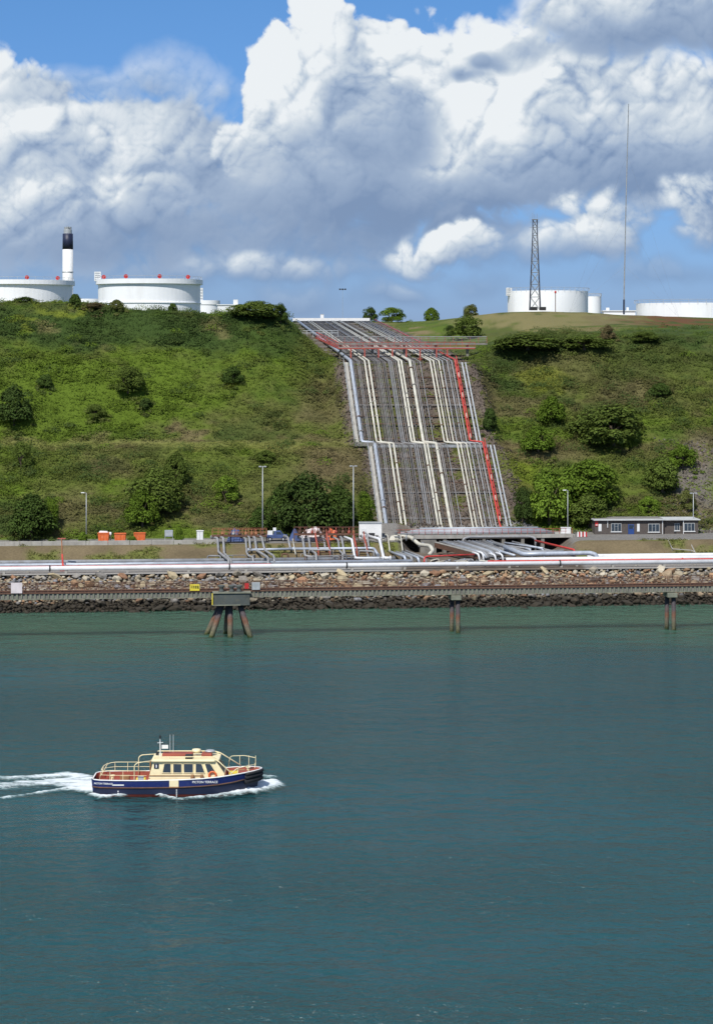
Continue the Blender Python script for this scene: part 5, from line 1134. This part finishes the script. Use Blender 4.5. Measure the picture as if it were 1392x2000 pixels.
# ------------------------------------------------------------------ storage tanks
def tank(pxc, pxr, py_top, Y, label, girder=True, shell_h=None, boxes=(), rail=True, towers=(), ring=None, group='white storage tanks'):
    rad = pxr*Y/FPX; x = xat(pxc, Y); zt = zat(py_top, Y); zb = 44.5 if shell_h is None else zt-shell_h
    o = thing('storage_tank', label, 'tank', (x, Y, zb), group); H = zt-zb
    MB().lathe([(rad*.955, 0), (rad*.955, H), (rad*.93, H), (rad*.93, H-1.0), (.01, H-.6)], (x, Y, zb), 72, caps=False).build('shell', M['tank_white'], o, smooth=False)
    if girder:
        MB().lathe([(rad*.95, H-1.9), (rad*1.0, H-1.75), (rad*1.0, H), (rad*.97, H+.02), (rad*.95, H-1.2)], (x, Y, zb), 72, caps=False).build('wind_girder', M['tank_white'], o)
    if ring: MB().lathe([(rad*.953, ring), (rad*.972, ring+.05), (rad*.972, ring+.4), (rad*.953, ring+.45)], (x, Y, zb), 72, caps=False).build('stiffening_ring', M['tank_white'], o)
    if rail:
        n = 40; k = [(x+rad*.985*math.cos(t*2*math.pi/n), Y+rad*.985*math.sin(t*2*math.pi/n), zt+1.1) for t in range(n+1)]; MB().tube(k, .05, 4, caps=False).build('rail', M['galv'], o)
        for t in range(n): MB().box((k[t][0], k[t][1], zt+.55), (.08, .08, 1.1)).build('rail_post', M['galv'], o)
    for px in boxes:
        a = max(-.99, min(.99, (px-pxc)/pxr)); p = (x+rad*.95*a, Y-rad*.95*math.sqrt(1-a*a)); b = MB().tube([(p[0], p[1]-.55, zt+.85), (p[0], p[1]+.35, zt+.85)], .78, 14).build('foam_monitor', M['signal_red'], o); MB().box((p[0], p[1], zt+.1), (.3, .3, 1.1)).build('stand', M['galv'], b)
    for px, dw, up, dn in towers:
        a = max(-.995, min(.995, (px-pxc)/pxr)); p = (x+rad*1.0*a, Y-rad*math.sqrt(1-a*a)*.6); MB().box((p[0], p[1], zt+(up-dn)/2), (dw, dw, up+dn)).build('stair_tower', M['frame_white'], o)
        for k in range(4): MB().box((p[0], p[1]-dw*.5-.03, zt-dn+(up+dn)*(k+.6)/4.3), (dw*.8, .05, .35)).build('tower_gap', M['galv'], o)
    return o
tank(292, 104, 547, 850, 'large white storage tank with a wide rim and red monitors on the left hilltop', boxes=(205, 254, 322, 376), towers=((194, 2.4, 3.0, .5),), ring=10.2)
tank(34, 112, 549, 900, 'white storage tank cut by the left edge beside the striped chimney', boxes=(2, 70, 126), ring=8.6)
tank(404, 26, 587, 950, 'small low white tank tucked against the large left tank', rail=False, shell_h=14, towers=((394, 1.6, 5.2, 0),))
tank(172, 30, 584, 1000, 'low white tank between the two large left tanks', rail=False, shell_h=12, girder=False)
tank(1069, 82, 569, 800, 'tall plain white storage tank behind the lattice tower', girder=False, towers=((992, 1.9, 1.2, 1.6),))
tank(1155, 19, 579, 870, 'small white tank just right of the lattice tower tank', girder=False)
tank(1345, 108, 593, 760, 'wide low white storage tank at the right edge of the hilltop', girder=False, boxes=(), shell_h=9)
tank(146, 6, 575, 950, 'tiny white vent tower right of the cut off left tank', girder=False, rail=False, shell_h=10, group='hilltop vents')
def low_block(px0, px1, py0, Y, label, bumps=()):
    a, b = at(px0, py0, Y), at(px1, py0, Y); zb = 44.; o = thing('plant_building', label, 'building', ((a.x+b.x)/2, Y, zb)); MB().box(((a.x+b.x)/2, Y+3, (a.z+zb)/2), (b.x-a.x, 6, a.z-zb)).build('wall', M['tank_white'], o); MB().box(((a.x+b.x)/2, Y+3, a.z+.15), (b.x-a.x+.6, 6.6, .3)).build('roof', M['frame_white'], o)
    for px, w, h, m in bumps: c = xat(px, Y); MB().box((c, Y+2, a.z+h/2), (w, w, h)).build('roof_unit', M[m], o)
low_block(425, 470, 596, 800, 'low white building beside the left hilltop mound', ((460, 1.6, 2.0, 'frame_white'), (462, .8, 1.6, 'signal_red')))
low_block(1178, 1240, 608, 720, 'low white building between the two right tanks', ((1187, 1.0, 1.2, 'frame_white'), (1226, .7, 1.3, 'frame_white')))
# two small dark dots: manholes on the right hand tank
c = at(1302, 610, 741); 
# ------------------------------------------------------------------ chimney
def chimney():
    Y = 1000.; x = xat(133, Y); z = lambda py: zat(py, Y); r = 10.3*Y/FPX; o = thing('chimney', 'tall white chimney with a navy blue band and steel flue tops', 'chimney', (x, Y, 44))
    MB().lathe([(r*1.04, 44), (r*1.0, z(487))], (x, Y, 0), 28).build('shaft', M['white_paint'], o, smooth=True); MB().lathe([(r*1.01, z(487)), (r*.97, z(456.5)), (r*.6, z(456))], (x, Y, 0), 28).build('band', M['navy'], o, smooth=True)
    MB().lathe([(r*1.07, z(532)), (r*1.07, z(530.7))], (x, Y, 0), 28).build('ring', M['steel'], o)
    MB().lathe([(r*.78, z(457)), (r*.78, z(449)), (r*.74, z(448.5))], (x, Y, 0), 20).build('collar', M['galv'], o)
    for a in range(3): MB().lathe([(r*.30, z(449)), (r*.30, z(443)), (r*.25, z(443))], (x+r*.45*math.cos(a*2.1+.6), Y+r*.45*math.sin(a*2.1+.6), 0), 14).build('flue', M['steel'], o)
    MB().tube([(x, Y-r*.2, z(446)), (x, Y-r*.2, z(440))], .08, 5).build('lightning_rod', M['galv'], o)
chimney()
# ------------------------------------------------------------------ lattice tower and tall mast
def lattice():
    Y = 556.; xc = xat(1044, Y); zb = zat(606, Y); o = thing('lattice_tower', 'dark steel lattice tower in front of the white right tank', 'tower', (xc, Y, zb))
    def hw(z): t = (z-zb)/(zat(429, Y)-zb); return (10.3-6.0*min(1, t*1.12))*Y/FPX
    lv = [zat(p, Y) for p in (606, 580, 555, 532, 510, 490, 476, 460, 444, 429)]
    cor = lambda z: [Vector((xc+sx*hw(z), Y+sy*hw(z), z)) for sx, sy in ((-1, -1), (1, -1), (1, 1), (-1, 1))]
    for i in range(4): MB().tube([cor(z)[i] for z in lv], .12, 5, r2=.08).build('leg', M['navy'], o)
    for a, b in zip(lv, lv[1:]):
        A_, B_ = cor(a), cor(b)
        for i in range(4):
            j = (i+1) % 4; MB().tube([A_[i], B_[j]], .055, 4).build('brace', M['steel'], o); MB().tube([A_[j], B_[i]], .055, 4).build('brace', M['steel'], o); MB().tube([B_[i], B_[j]], .06, 4).build('ring_beam', M['steel'], o)
    t = lv[-1]; MB().box((xc, Y, t+.05), (1.5, 1.5, .12)).build('top_platform', M['steel'], o)
    for dx, h in ((-.55, 1.6), (-.1, 1.3), (.5, 1.5)): MB().tube([(xc+dx, Y, t), (xc+dx, Y, t+h)], .035, 4).build('aerial', M['steel'], o)
    for z in (lv[-2], lv[-1]-.6): MB().tube([(xc-1.3, Y-.3, z), (xc+1.1, Y-.3, z)], .04, 4).build('aerial_arm', M['steel'], o)
    for k, (px, w) in enumerate(((1042, 1.7), (1059, 1.6))): c = at(px, 603, 550); q = thing('equipment_hut', ('left' if k == 0 else 'right')+' of the two squat dark equipment boxes at the lattice tower foot', 'cabinet', (c.x, c.y, c.z-.5), 'boxes at the tower foot'); soften(MB().box((c.x, c.y, c.z), (w, 1.0, .8)).build('body', M['dark'], q), .04); MB().box((c.x, c.y, c.z+.43), (w+.15, 1.15, .06)).build('lid', M['steel'], q)
    c = at(1084, 606, 600); q = thing('warning_light', 'slim pole with a red top in front of the white right tank', 'pole', (c.x, c.y, c.z)); MB().tube([(c.x, c.y, c.z-1), (c.x, c.y, zat(572, 600))], .10, 6).build('pole', M['rust'], q); MB().lathe([(.2, 0), (.28, .3), (.2, .7)], (c.x, c.y, zat(573, 600)), 8).build('beacon', M['signal_red'], q)
    Y = 566.; b = at(1217.5, 611, Y); q = thing('guyed_mast', 'very tall thin dark guyed mast on the right hilltop', 'mast', (b.x, Y, b.z-1))
    pts = [(1217.5, 614), (1218, 560), (1219.5, 500), (1221, 420), (1223.5, 320), (1225.5, 250), (1226.5, 203)]
    MB().tube([at(p[0], p[1], Y) for p in pts], .16, 6, r2=.11).build('pole', M['steel'], q); MB().tube([at(1217.5, 614, Y), at(1217.8, 585, Y)], .24, 6).build('base', M['navy'], q)
    for py in (300, 420, 520):
        p = at(1217.5+(614-py)*.022, py, Y)
        for k in range(3): a = k*2.1+.4; e = Vector((b.x+16*math.cos(a), Y+16*math.sin(a), 0)); e.z = gz(e.x, e.y); MB().tube([p, e], .012, 3).build('guy_wire', M['steel'], q)
lattice()

# ------------------------------------------------------------------ pilot boat
def lettering(txt, size, mtl, parent, loc, rot, name='lettering'):
    cu = bpy.data.curves.new(name, 'FONT'); cu.body = txt; cu.size = size; cu.extrude = .006; cu.align_x = 'CENTER'; cu.align_y = 'CENTER'; cu.offset = .004
    o = bpy.data.objects.new(name, cu); link(o); cu.materials.append(mtl); dg = bpy.context.evaluated_depsgraph_get(); me = bpy.data.meshes.new_from_object(o.evaluated_get(dg)); bpy.data.objects.remove(o)
    o = bpy.data.objects.new(name, me); link(o); o.parent = parent; o.location = loc; o.rotation_euler = rot; return o
def boat():
    B = thing('workboat', 'navy blue workboat with cream cabin and rails heading right across the water', 'boat', (xat(348, 192.8), 192.8, -.10), rotz=0.0)
    bl = lambda mb, name, m, par=B, smooth=False: mb.build(name, M[m], par, smooth=smooth, world_co=False)
    xs = [-7.15, -6.95, -6.4, -5.2, -3.5, -1.5, .5, 2.2, 3.6, 4.8, 5.8, 6.5, 6.95, 7.15]
    hb = [1.35, 1.72, 1.98, 2.12, 2.18, 2.2, 2.2, 2.17, 2.07, 1.82, 1.42, .98, .50, .12]       # half beam at deck
    sh = [1.50, 1.50, 1.50, 1.50, 1.50, 1.52, 1.57, 1.66, 1.78, 1.92, 2.03, 2.10, 2.14, 2.16]    # sheer
    kn = [.88, .88, .88, .88, .88, .90, .94, 1.02, 1.13, 1.27, 1.42, 1.54, 1.62, 1.66]          # rubbing strake height
    wl = [.90, .95, .96, .97, .97, .97, .96, .92, .86, .76, .62, .42, .2, .1]                    # beam at waterline / at deck
    def sect(i):
        b = hb[i]; w = b*wl[i]; bow = max(0, (xs[i]-4.8)/2.4); zr = .34+.25*bow
        return [(0., -.9+bow*.6), (w*.55, -.75+bow*.55), (w*.92, -.15+bow*.25), (w+(b-w)*.30, zr), (w+(b-w)*.72, kn[i]), (b, sh[i])]
    S = [sect(i) for i in range(len(xs))]; n = len(xs)
    rk = lambda i: max(0., (xs[i]-4.2)/2.95)*.55        # raked stem
    def skin(k0, k1):
        mb = MB()
        for s in (-1, 1):
            V = [(xs[i]+(-.10*(S[i][k][1]-.5) if i < 2 else -rk(i)*(1-S[i][k][1]/sh[i])), s*S[i][k][0], S[i][k][1]) for i in range(n) for k in range(k0, k1+1)]; m = k1-k0+1
            mb.add(V, [(i*m+k, (i+1)*m+k, (i+1)*m+k+1, i*m+k+1) if s < 0 else (i*m+k+1, (i+1)*m+k+1, (i+1)*m+k, i*m+k) for i in range(n-1) for k in range(m-1)])
        a = [(xs[0]-.10*(S[0][k][1]-.5), S[0][k][0], S[0][k][1]) for k in range(k0, k1+1)]; mb.poly(a+[(p[0], -p[1], p[2]) for p in reversed(a)])
        return mb
    bl(skin(3, 5), 'hull', 'hull_blue', smooth=True); bl(skin(0, 3), 'bottom', 'hull_red', smooth=True)
    lower = MB()   # darker plating below the strake, a few millimetres proud
    for s in (-1, 1):
        V = [(xs[i]-(0 if i < 2 else rk(i)*(1-S[i][k][1]/sh[i])), s*(S[i][k][0]+.012), S[i][k][1]) for i in range(n) for k in (3, 4)]; lower.add(V, [(i*2, (i+1)*2, (i+1)*2+1, i*2+1) for i in range(n-1)])
    bl(lower, 'lower_plating', 'navy', smooth=True)
    # deck and bulwark top
    zdk = [v-.55 for v in sh]; d = MB(); wd = [max(.03, S[i][4][0]+(hb[i]-S[i][4][0])*(zdk[i]-kn[i])/(sh[i]-kn[i])-.10) for i in range(n)]; xd = [xs[i]-(rk(i)*(1-zdk[i]/sh[i])+.12*max(0., (xs[i]-5)/2)) for i in range(n)]
    d.add([(xd[i], s*wd[i], zdk[i]) for i in range(n) for s in (-1, 1)], [(2*i, 2*i+2, 2*i+3, 2*i+1) for i in range(n-1)]); bl(d, 'deck', 'deck_red')
    inner = MB()
    for s in (-1, 1): inner.add([q for i in range(n) for q in ((xd[i], s*wd[i], zdk[i]), (xs[i]-.1*max(0., (xs[i]-5)/2), s*max(.02, hb[i]-.08), sh[i]))], [(2*i, 2*i+1, 2*i+3, 2*i+2) for i in range(n-1)])
    bl(inner, 'bulwark_lining', 'deck_red')
    edge = lambda s, dz=0., off=0.: [(xs[i], s*(hb[i]+off), sh[i]+dz) for i in range(n)]
    loop = edge(-1)+[(p[0], -p[1], p[2]) for p in reversed(edge(-1))]
    bl(MB().tube(loop+[loop[0]], .055, 6), 'gunwale', 'white_paint', smooth=True)
    st = lambda s: [(xs[i]-rk(i)*(1-kn[i]/sh[i]), s*(S[i][4][0]+.03), kn[i]) for i in range(n-3)]
    lp = [(p[0], -p[1], p[2]) for p in reversed(st(-1))]+st(-1); bl(MB().tube(lp, .06, 6), 'rubbing_strake', 'rust_dark', smooth=True)
    # heavy rubber fender round the bow: three rolls
    for j, (dz, r) in enumerate(((-.14, .16), (-.44, .20), (-.78, .23))):
        P = []
        for s in (-1, 1):
            side = [(xs[i]+.04-rk(i)*(-dz-.1)/sh[i]*.8, s*(hb[i]*(1-.05*j)-.02), sh[i]+dz) for i in range(10, n)]; P += side if s < 0 else list(reversed(side))
        bl(MB().tube(fillet(P, .25, 3), r, 9), 'bow_fender', 'black_rubber', smooth=True)
    for x in (-4.9, -2.9): bl(MB().box((x, -2.14, 1.12), (1.0, .03, .10)), 'freeing_port', 'white_paint' if x < -4 else 'deck_red')
    # cream boarding gate in the bulwark
    bl(MB().box((-.17, -2.235, 1.24), (.78, .05, .62)), 'boarding_gate', 'cream_paint'); bl(MB().box((-.17, -2.245, .96), (.8, .04, .10)), 'gate_sill', 'wood')
    for k in range(4): bl(MB().box((.05, -2.17, .20+.17*k), (.10, .03, .09)), 'draught_mark', 'white_paint')
    for k in range(3): bl(MB().box((-4.9, -2.1, .25+.17*k), (.10, .03, .09)), 'draught_mark', 'white_paint')
    nm = lettering('PICTON TERRACE', .265, M['white_paint'], B, (2.45, -2.2, 1.38), (R(90), 0, R(1.5)), 'name_lettering')
    lettering('PICTON TERRACE', .20, M['white_paint'], B, (-6.15, -2.06, 1.22), (R(90), 0, R(-9)), 'name_lettering')
    # cabin
    zc, zr = .95, 2.96; hw = 1.5
    def side_poly(y): return [(-2.55, y, zc), (4.05, y, zc+.15), (4.05, y, 1.95), (3.35, y, zr), (-2.0, y, zr)]
    c = MB(); a, b = side_poly(-hw), side_poly(hw); a = [(p[0], p[1]*(.94 if p[2] > 2.5 else 1), p[2]) for p in a]; b = [(p[0], p[1]*(.94 if p[2] > 2.5 else 1), p[2]) for p in b]
    c.add(a+b, [(4, 3, 2, 1, 0), (5, 6, 7, 8, 9), (0, 1, 6, 5), (1, 2, 7, 6), (2, 3, 8, 7), (3, 4, 9, 8), (4, 0, 5, 9)]); cab = bl(c, 'cabin', 'cream_paint')
    rf = MB(); rf.prism([(-2.15, -1.62, zr), (3.2, -1.62, zr), (3.62, -1.2, zr), (3.62, 1.2, zr), (3.2, 1.62, zr), (-2.15, 1.62, zr)], (0, 0, .20)); soften(bl(rf, 'roof', 'cream_paint'), .06)
    yy = lambda z: -(hw*(1-.06*(z-.95)/(zr-.95)))-.015
    def pane(x0, x1, l0=0., l1=0.):
        z0, z1 = 2.02, 2.80; P = [(x0, yy(z0)-.02, z0), (x1, yy(z0)-.02, z0), (x1+l1, yy(z1)-.02, z1), (x0+l0, yy(z1)-.02, z1)]; w = bl(MB().prism(P, (0, .03, 0)), 'window', 'glass', cab)
        Q = P+[P[0]]; bl(MB().tube([(p[0], p[1]-.005, p[2]) for p in Q], .035, 4), 'frame', 'cream_paint', w)
    for x0, x1 in ((-1.22, -.48), (-.30, .42), (.60, 1.40), ): pane(x0, x1, .16 if x0 < -1 else 0)
    pane(1.60, 2.40, 0, -.28); pane(2.62, 3.36, -.25, -.5); 
    # port side windows and the raked windscreen
    for x0, x1 in ((-1.22, -.48), (-.30, .42), (.60, 1.40), (1.6, 2.3)): bl(MB().box(((x0+x1)/2, 1.47, 2.5), (x1-x0, .06, .85)), 'window', 'glass', cab)
    for y0, y1 in ((-1.3, -.5), (-.4, .4), (.5, 1.3)):
        n_ = Vector((1.17, 0, .70)).normalized()*.02; q = lambda t, y: (4.05-.70*t+n_.x, y, 1.95+1.01*t+n_.z)
        bl(MB().add([q(.1, y0), q(.1, y1), q(.86, y1*.95), q(.86, y0*.95)], [(0, 1, 2, 3)]), 'windscreen', 'glass', cab)
    bl(MB().box((-.2, yy(1.75)-.02, 1.80), (4.4, .04, .05)), 'side_rail', 'wood', cab)
    bl(MB().box((-1.72, yy(2.6)-.03, 2.6), (.40, .03, .40)), 'emblem', 'navy', cab); bl(MB().box((-1.72, yy(2.6)-.05, 2.6), (.10, .02, .26)), 'emblem_mark', 'frame_white', cab)
    # roof gear
    for s in (-1, 1):
        P = [(-1.9, s*1.4, zr+.2), (-1.85, s*1.4, zr+.42), (3.1, s*1.4, zr+.42), (3.4, s*1.3, zr+.22)]; bl(MB().tube(fillet(P, .15, 3), .04, 6), 'roof_rail', 'cream_paint')
        for x in (-.6, .7, 2.0): bl(MB().tube([(x, s*1.4, zr+.18), (x, s*1.4, zr+.42)], .03, 5), 'rail_post', 'cream_paint')
    for x, w in ((-.05, 2.6), (2.45, .9)): soften(bl(MB().box((x, .35, zr+.33), (w, 1.0, .30)), 'life_raft', 'deck_red'), .08)
    soften(bl(MB().box((1.0, -.9, zr+.36), (.62, .55, .36)), 'roof_box', 'dark'), .05)
    bl(MB().lathe([(.34, 0), (.40, .10), (.36, .26), (.1, .30)], (1.55, .4, zr+.5), 16), 'radar_dome', 'cream_paint', smooth=True); bl(MB().lathe([(.42, 0), (.46, .08), (.3, .16)], (2.7, .6, zr+.5), 16), 'hatch', 'galv', smooth=True)
    bl(MB().tube([(-1.5, -.2, zr+.15), (-1.52, -.2, 4.75)], .06, 7, r2=.035), 'mast', 'frame_white'); bl(MB().lathe([(.09, 0), (.09, .28), (.02, .32)], (-1.52, -.2, 4.72), 8), 'mast_light', 'dark'); bl(MB().tube([(-1.75, -.2, 4.35), (-1.25, -.2, 4.4)], .025, 5), 'yard', 'frame_white')
    bl(MB().box((-1.1, -.2, 4.02), (.55, .03, .32)), 'flag', 'white_paint'); bl(MB().box((-1.75, -.2, zr+.5), (.25, .25, .3)), 'horn', 'dark')
    for x in (-.72, -.45): bl(MB().tube([(x, .5, zr+.2), (x, .5, 4.95)], .022, 5, r2=.012), 'whip_aerial', 'frame_white')
    # aft goalpost frames, stern and side rails, bow rails, arch tubes
    for s in (-1, 1):
        P = [(-3.55, s*1.9, .95), (-3.55, s*1.9, 2.75), (-3.3, s*1.85, 2.95), (-2.1, s*1.6, 3.08)]; bl(MB().tube(fillet(P, .2, 3), .04, 6), 'goalpost', 'cream_paint', smooth=True)
        P = [(-6.6, s*1.45, 1.5), (-6.2, s*1.75, 2.25), (-5.6, s*1.95, 2.32), (-2.5, s*2.05, 2.3)]; bl(MB().tube(fillet(P, .3, 3), .03, 6), 'stern_rail', 'cream_paint', smooth=True)
        P = [(-6.4, s*1.6, 1.88), (-5.6, s*1.98, 1.92), (-2.5, s*2.08, 1.9)]; bl(MB().tube(P, .02, 6), 'stern_rail', 'cream_paint')
        for x in (-5.6, -4.5, -3.55): bl(MB().tube([(x, s*2.02, 1.45), (x, s*1.98, 2.31)], .024, 6), 'rail_post', 'cream_paint')
        P = [(3.3, s*1.35, zr+.12), (3.55, s*1.42, 3.0), (4.75, s*1.8, 1.98)] if s < 0 else [(2.6, s*1.4, zr+.42), (3.4, s*1.42, 3.3), (5.3, s*1.55, 2.1)]; bl(MB().tube(fillet(P, .4, 4), .05, 7), 'arch_tube', 'cream_paint', smooth=True)
        P = [(4.2, s*1.98, 1.95), (4.35, s*1.9, 2.85), (5.6, s*1.35, 3.0), (6.55, s*.6, 2.95)] if s > 0 else [(4.6, s*1.85, 2.0), (5.1, s*1.65, 2.45), (5.8, s*1.35, 2.55), (6.6, s*.55, 2.6)]
        bl(MB().tube(fillet(P, .25, 3), .032, 6), 'bow_rail', 'cream_paint', smooth=True)
        for x, w, z in ((5.2, 1.6, 2.05), (6.0, 1.15, 2.18), (6.6, .6, 2.28)): bl(MB().tube([(x, s*w, z), (x, s*w*.97, z+(.85 if s > 0 else .42))], .03, 5), 'rail_post', 'cream_paint')
    bl(MB().tube([(-6.2, -1.75, 2.25), (-6.45, -.8, 2.2), (-6.45, .8, 2.2), (-6.2, 1.75, 2.25)], .04, 6), 'stern_rail', 'cream_paint')
    for y in (-.8, .8): bl(MB().tube([(-6.6, y, 1.4), (-6.45, y, 2.2)], .03, 5), 'rail_post', 'cream_paint')
    # deck gear
    for i, (x, y, m) in enumerate(((-4.6, .5, 'wood'), (-3.1, -.7, 'yellow_paint'), (5.3, .2, 'wood'), (4.8, -.6, 'yellow_paint'), (5.6, -.4, 'deck_red'))): soften(bl(MB().box((x, y, (1.2 if x < 0 else 1.75)), (.8, .7, .5)), 'deck_box', m), .05)
    bl(MB().lathe([(.14, 0), (.14, .5), (.22, .55), (.22, .62)], (-5.6, .0, .95), 12), 'towing_post', 'cream_paint'); bl(MB().box((-5.6, 0, 1.35), (.08, .8, .08)), 'post_arm', 'cream_paint')
    bl(MB().lathe([(.12, 0), (.12, .55), (.2, .6), (.2, .68)], (6.0, .0, 1.6), 12), 'bow_bollard', 'cream_paint')
    ring = [(3.05+.30*math.cos(t*math.pi/6), yy(1.6)-.08, 1.84+.30*math.sin(t*math.pi/6)) for t in range(13)]; bl(MB().tube(ring, .085, 8, caps=False), 'lifebuoy', 'orange_plastic', smooth=True)
    for x in (1.35, 2.15): soften(bl(MB().box((x, -1.72, 1.72), (.28, .3, .40)), 'fender_block', 'wood'), .05)
    bl(MB().box((-3.0, -1.9, 1.55), (.5, .08, .6)), 'locker', 'galv')
    for x in (-2.35,): bl(MB().box((x, 0, 2.0), (.06, .8, 1.7)), 'aft_door', 'wood', cab)
boat()

# ------------------------------------------------------------------ bow wave and wake
def wake():
    x0, x1, y0, y1 = -38., -6.0, 187.2, 201.5; nx, ny = 400, 180
    X, Y = np.meshgrid(np.linspace(x0, x1, nx), np.linspace(y0, y1, ny))
    def wy(py): return CAM_H*FPX/(py-HORY)
    def line(pts, wid, amp, hgt):
        P = [(xat(px, wy(py)), wy(py)) for px, py in pts]; D = np.zeros_like(X); Hh = np.zeros_like(X)
        for k, ((ax, ay), (bx_, by)) in enumerate(zip(P, P[1:])):
            dx, dy = bx_-ax, by-ay; t = np.clip(((X-ax)*dx+(Y-ay)*dy)/(dx*dx+dy*dy), 0, 1); d = np.hypot((X-ax-t*dx)*.8, Y-ay-t*dy)
            f = (k+t)/(len(P)-1); w = np.interp(f, np.linspace(0, 1, len(wid)), wid); a = np.interp(f, np.linspace(0, 1, len(amp)), amp)
            g = a*np.exp(-(d/w)**2); D = np.maximum(D, g); Hh = np.maximum(Hh, g*hgt)
        return D, Hh
    L = [line([(531, 1532), (520, 1537), (500, 1546), (460, 1554), (420, 1559), (350, 1565)], [.7, 1.2, 1.1, .65, .45, .3], [1.0, 1.4, 1.35, 1.0, .8, .6], .40),
         line([(350, 1565), (318, 1558), (290, 1551), (262, 1550), (235, 1557), (200, 1560), (180, 1555)], [.28, .4, .45, .5, .4, .4], [.65, .9, .85, .9, .9, .9, .8], .3),
         line([(186, 1548), (160, 1546), (135, 1544), (110, 1547), (75, 1553), (40, 1557), (0, 1563)], [.9, .8, .7, .45, .35, .3, .35], [1.1, 1.1, 1.0, .8, .75, .6, .7], .3),
         line([(188, 1535), (165, 1533), (140, 1526), (90, 1530), (50, 1532), (0, 1536)], [2.2, 2.2, 2.2, 2.0, 1.9, 1.9], [1.3, 1.2, 1.0, .85, .76, .70], .12),
         line([(186, 1524), (165, 1521), (130, 1515), (100, 1518), (60, 1520), (20, 1522), (0, 1521)], [1.0, 1.1, 1.2, 1.1, 1.0, 1.0], [1.0, 1.0, .9, .8, .75, .72], .2),
         line([(530, 1520), (505, 1517)], [.5, .4], [.8, .5], .3)]
    D = np.maximum.reduce([a for a, b in L]); Hh = np.maximum.reduce([b for a, b in L])
    # second, hidden side of the bow wave
    n1 = vnoise(X*.4, Y, .45, 2, 4); n2 = vnoise(X, Y, .22, 8, 2)
    D2 = np.clip((D-.10)*1.25*(.35+1.15*n1)-.12*(1-n1), 0, 1)
    Z = .025+Hh*(.55+.9*n1)+.05*n2*np.clip(D*2, 0, 1)-.10*(D < .05)
    V = np.stack([X, Y, Z], -1).reshape(-1, 3); i = np.arange(nx*ny).reshape(ny, nx); F = np.stack([i[:-1, :-1], i[:-1, 1:], i[1:, 1:], i[1:, :-1]], -1).reshape(-1, 4)
    Df = D.ravel(); keep = (Df[F] > .06).any(1); F = F[keep]; used = np.unique(F); rm = -np.ones(len(V), dtype=int); rm[used] = np.arange(len(used)); V = V[used]; F = rm[F]; dens = D2.ravel()[used]
    m = bpy.data.materials.new('foam'); m.use_nodes = True; T = NT(m.node_tree); b = T.n['Principled BSDF']; a_ = T.new('ShaderNodeAttribute', attribute_name='tone'); pos = T.new('ShaderNodeNewGeometry').outputs['Position']
    n = T.noise(T.v('MULTIPLY', pos, (.6, 1, 1)), 3.2, 6., .65); den = T.sep(a_.outputs['Vector'])[0]
    al = T.ss(T.m('MULTIPLY_ADD', den, 1.35, T.m('MULTIPLY', T.m('SUBTRACT', n, .5), 2.2)), .10, 1.30, 0., .9)
    T.put(b.inputs['Base Color'], T.mix(den, (.30, .48, .46, 1), (.80, .84, .86, 1))); b.inputs['Roughness'].default_value = .7
    tr = T.new('ShaderNodeBsdfTransparent'); mx = T.new('ShaderNodeMixShader'); T.put(mx.inputs[0], al); T.l.new(tr.outputs[0], mx.inputs[1]); T.l.new(b.outputs[0], mx.inputs[2]); T.l.new(mx.outputs[0], T.n['Material Output'].inputs[0])
    o = mesh_np('wake_foam', V, F, m, smooth=True, col=np.repeat(dens[:, None], 3, 1)); tag(o, 'white bow wave and foaming wake trailing left of the workboat', 'foam', kind='stuff')
wake()
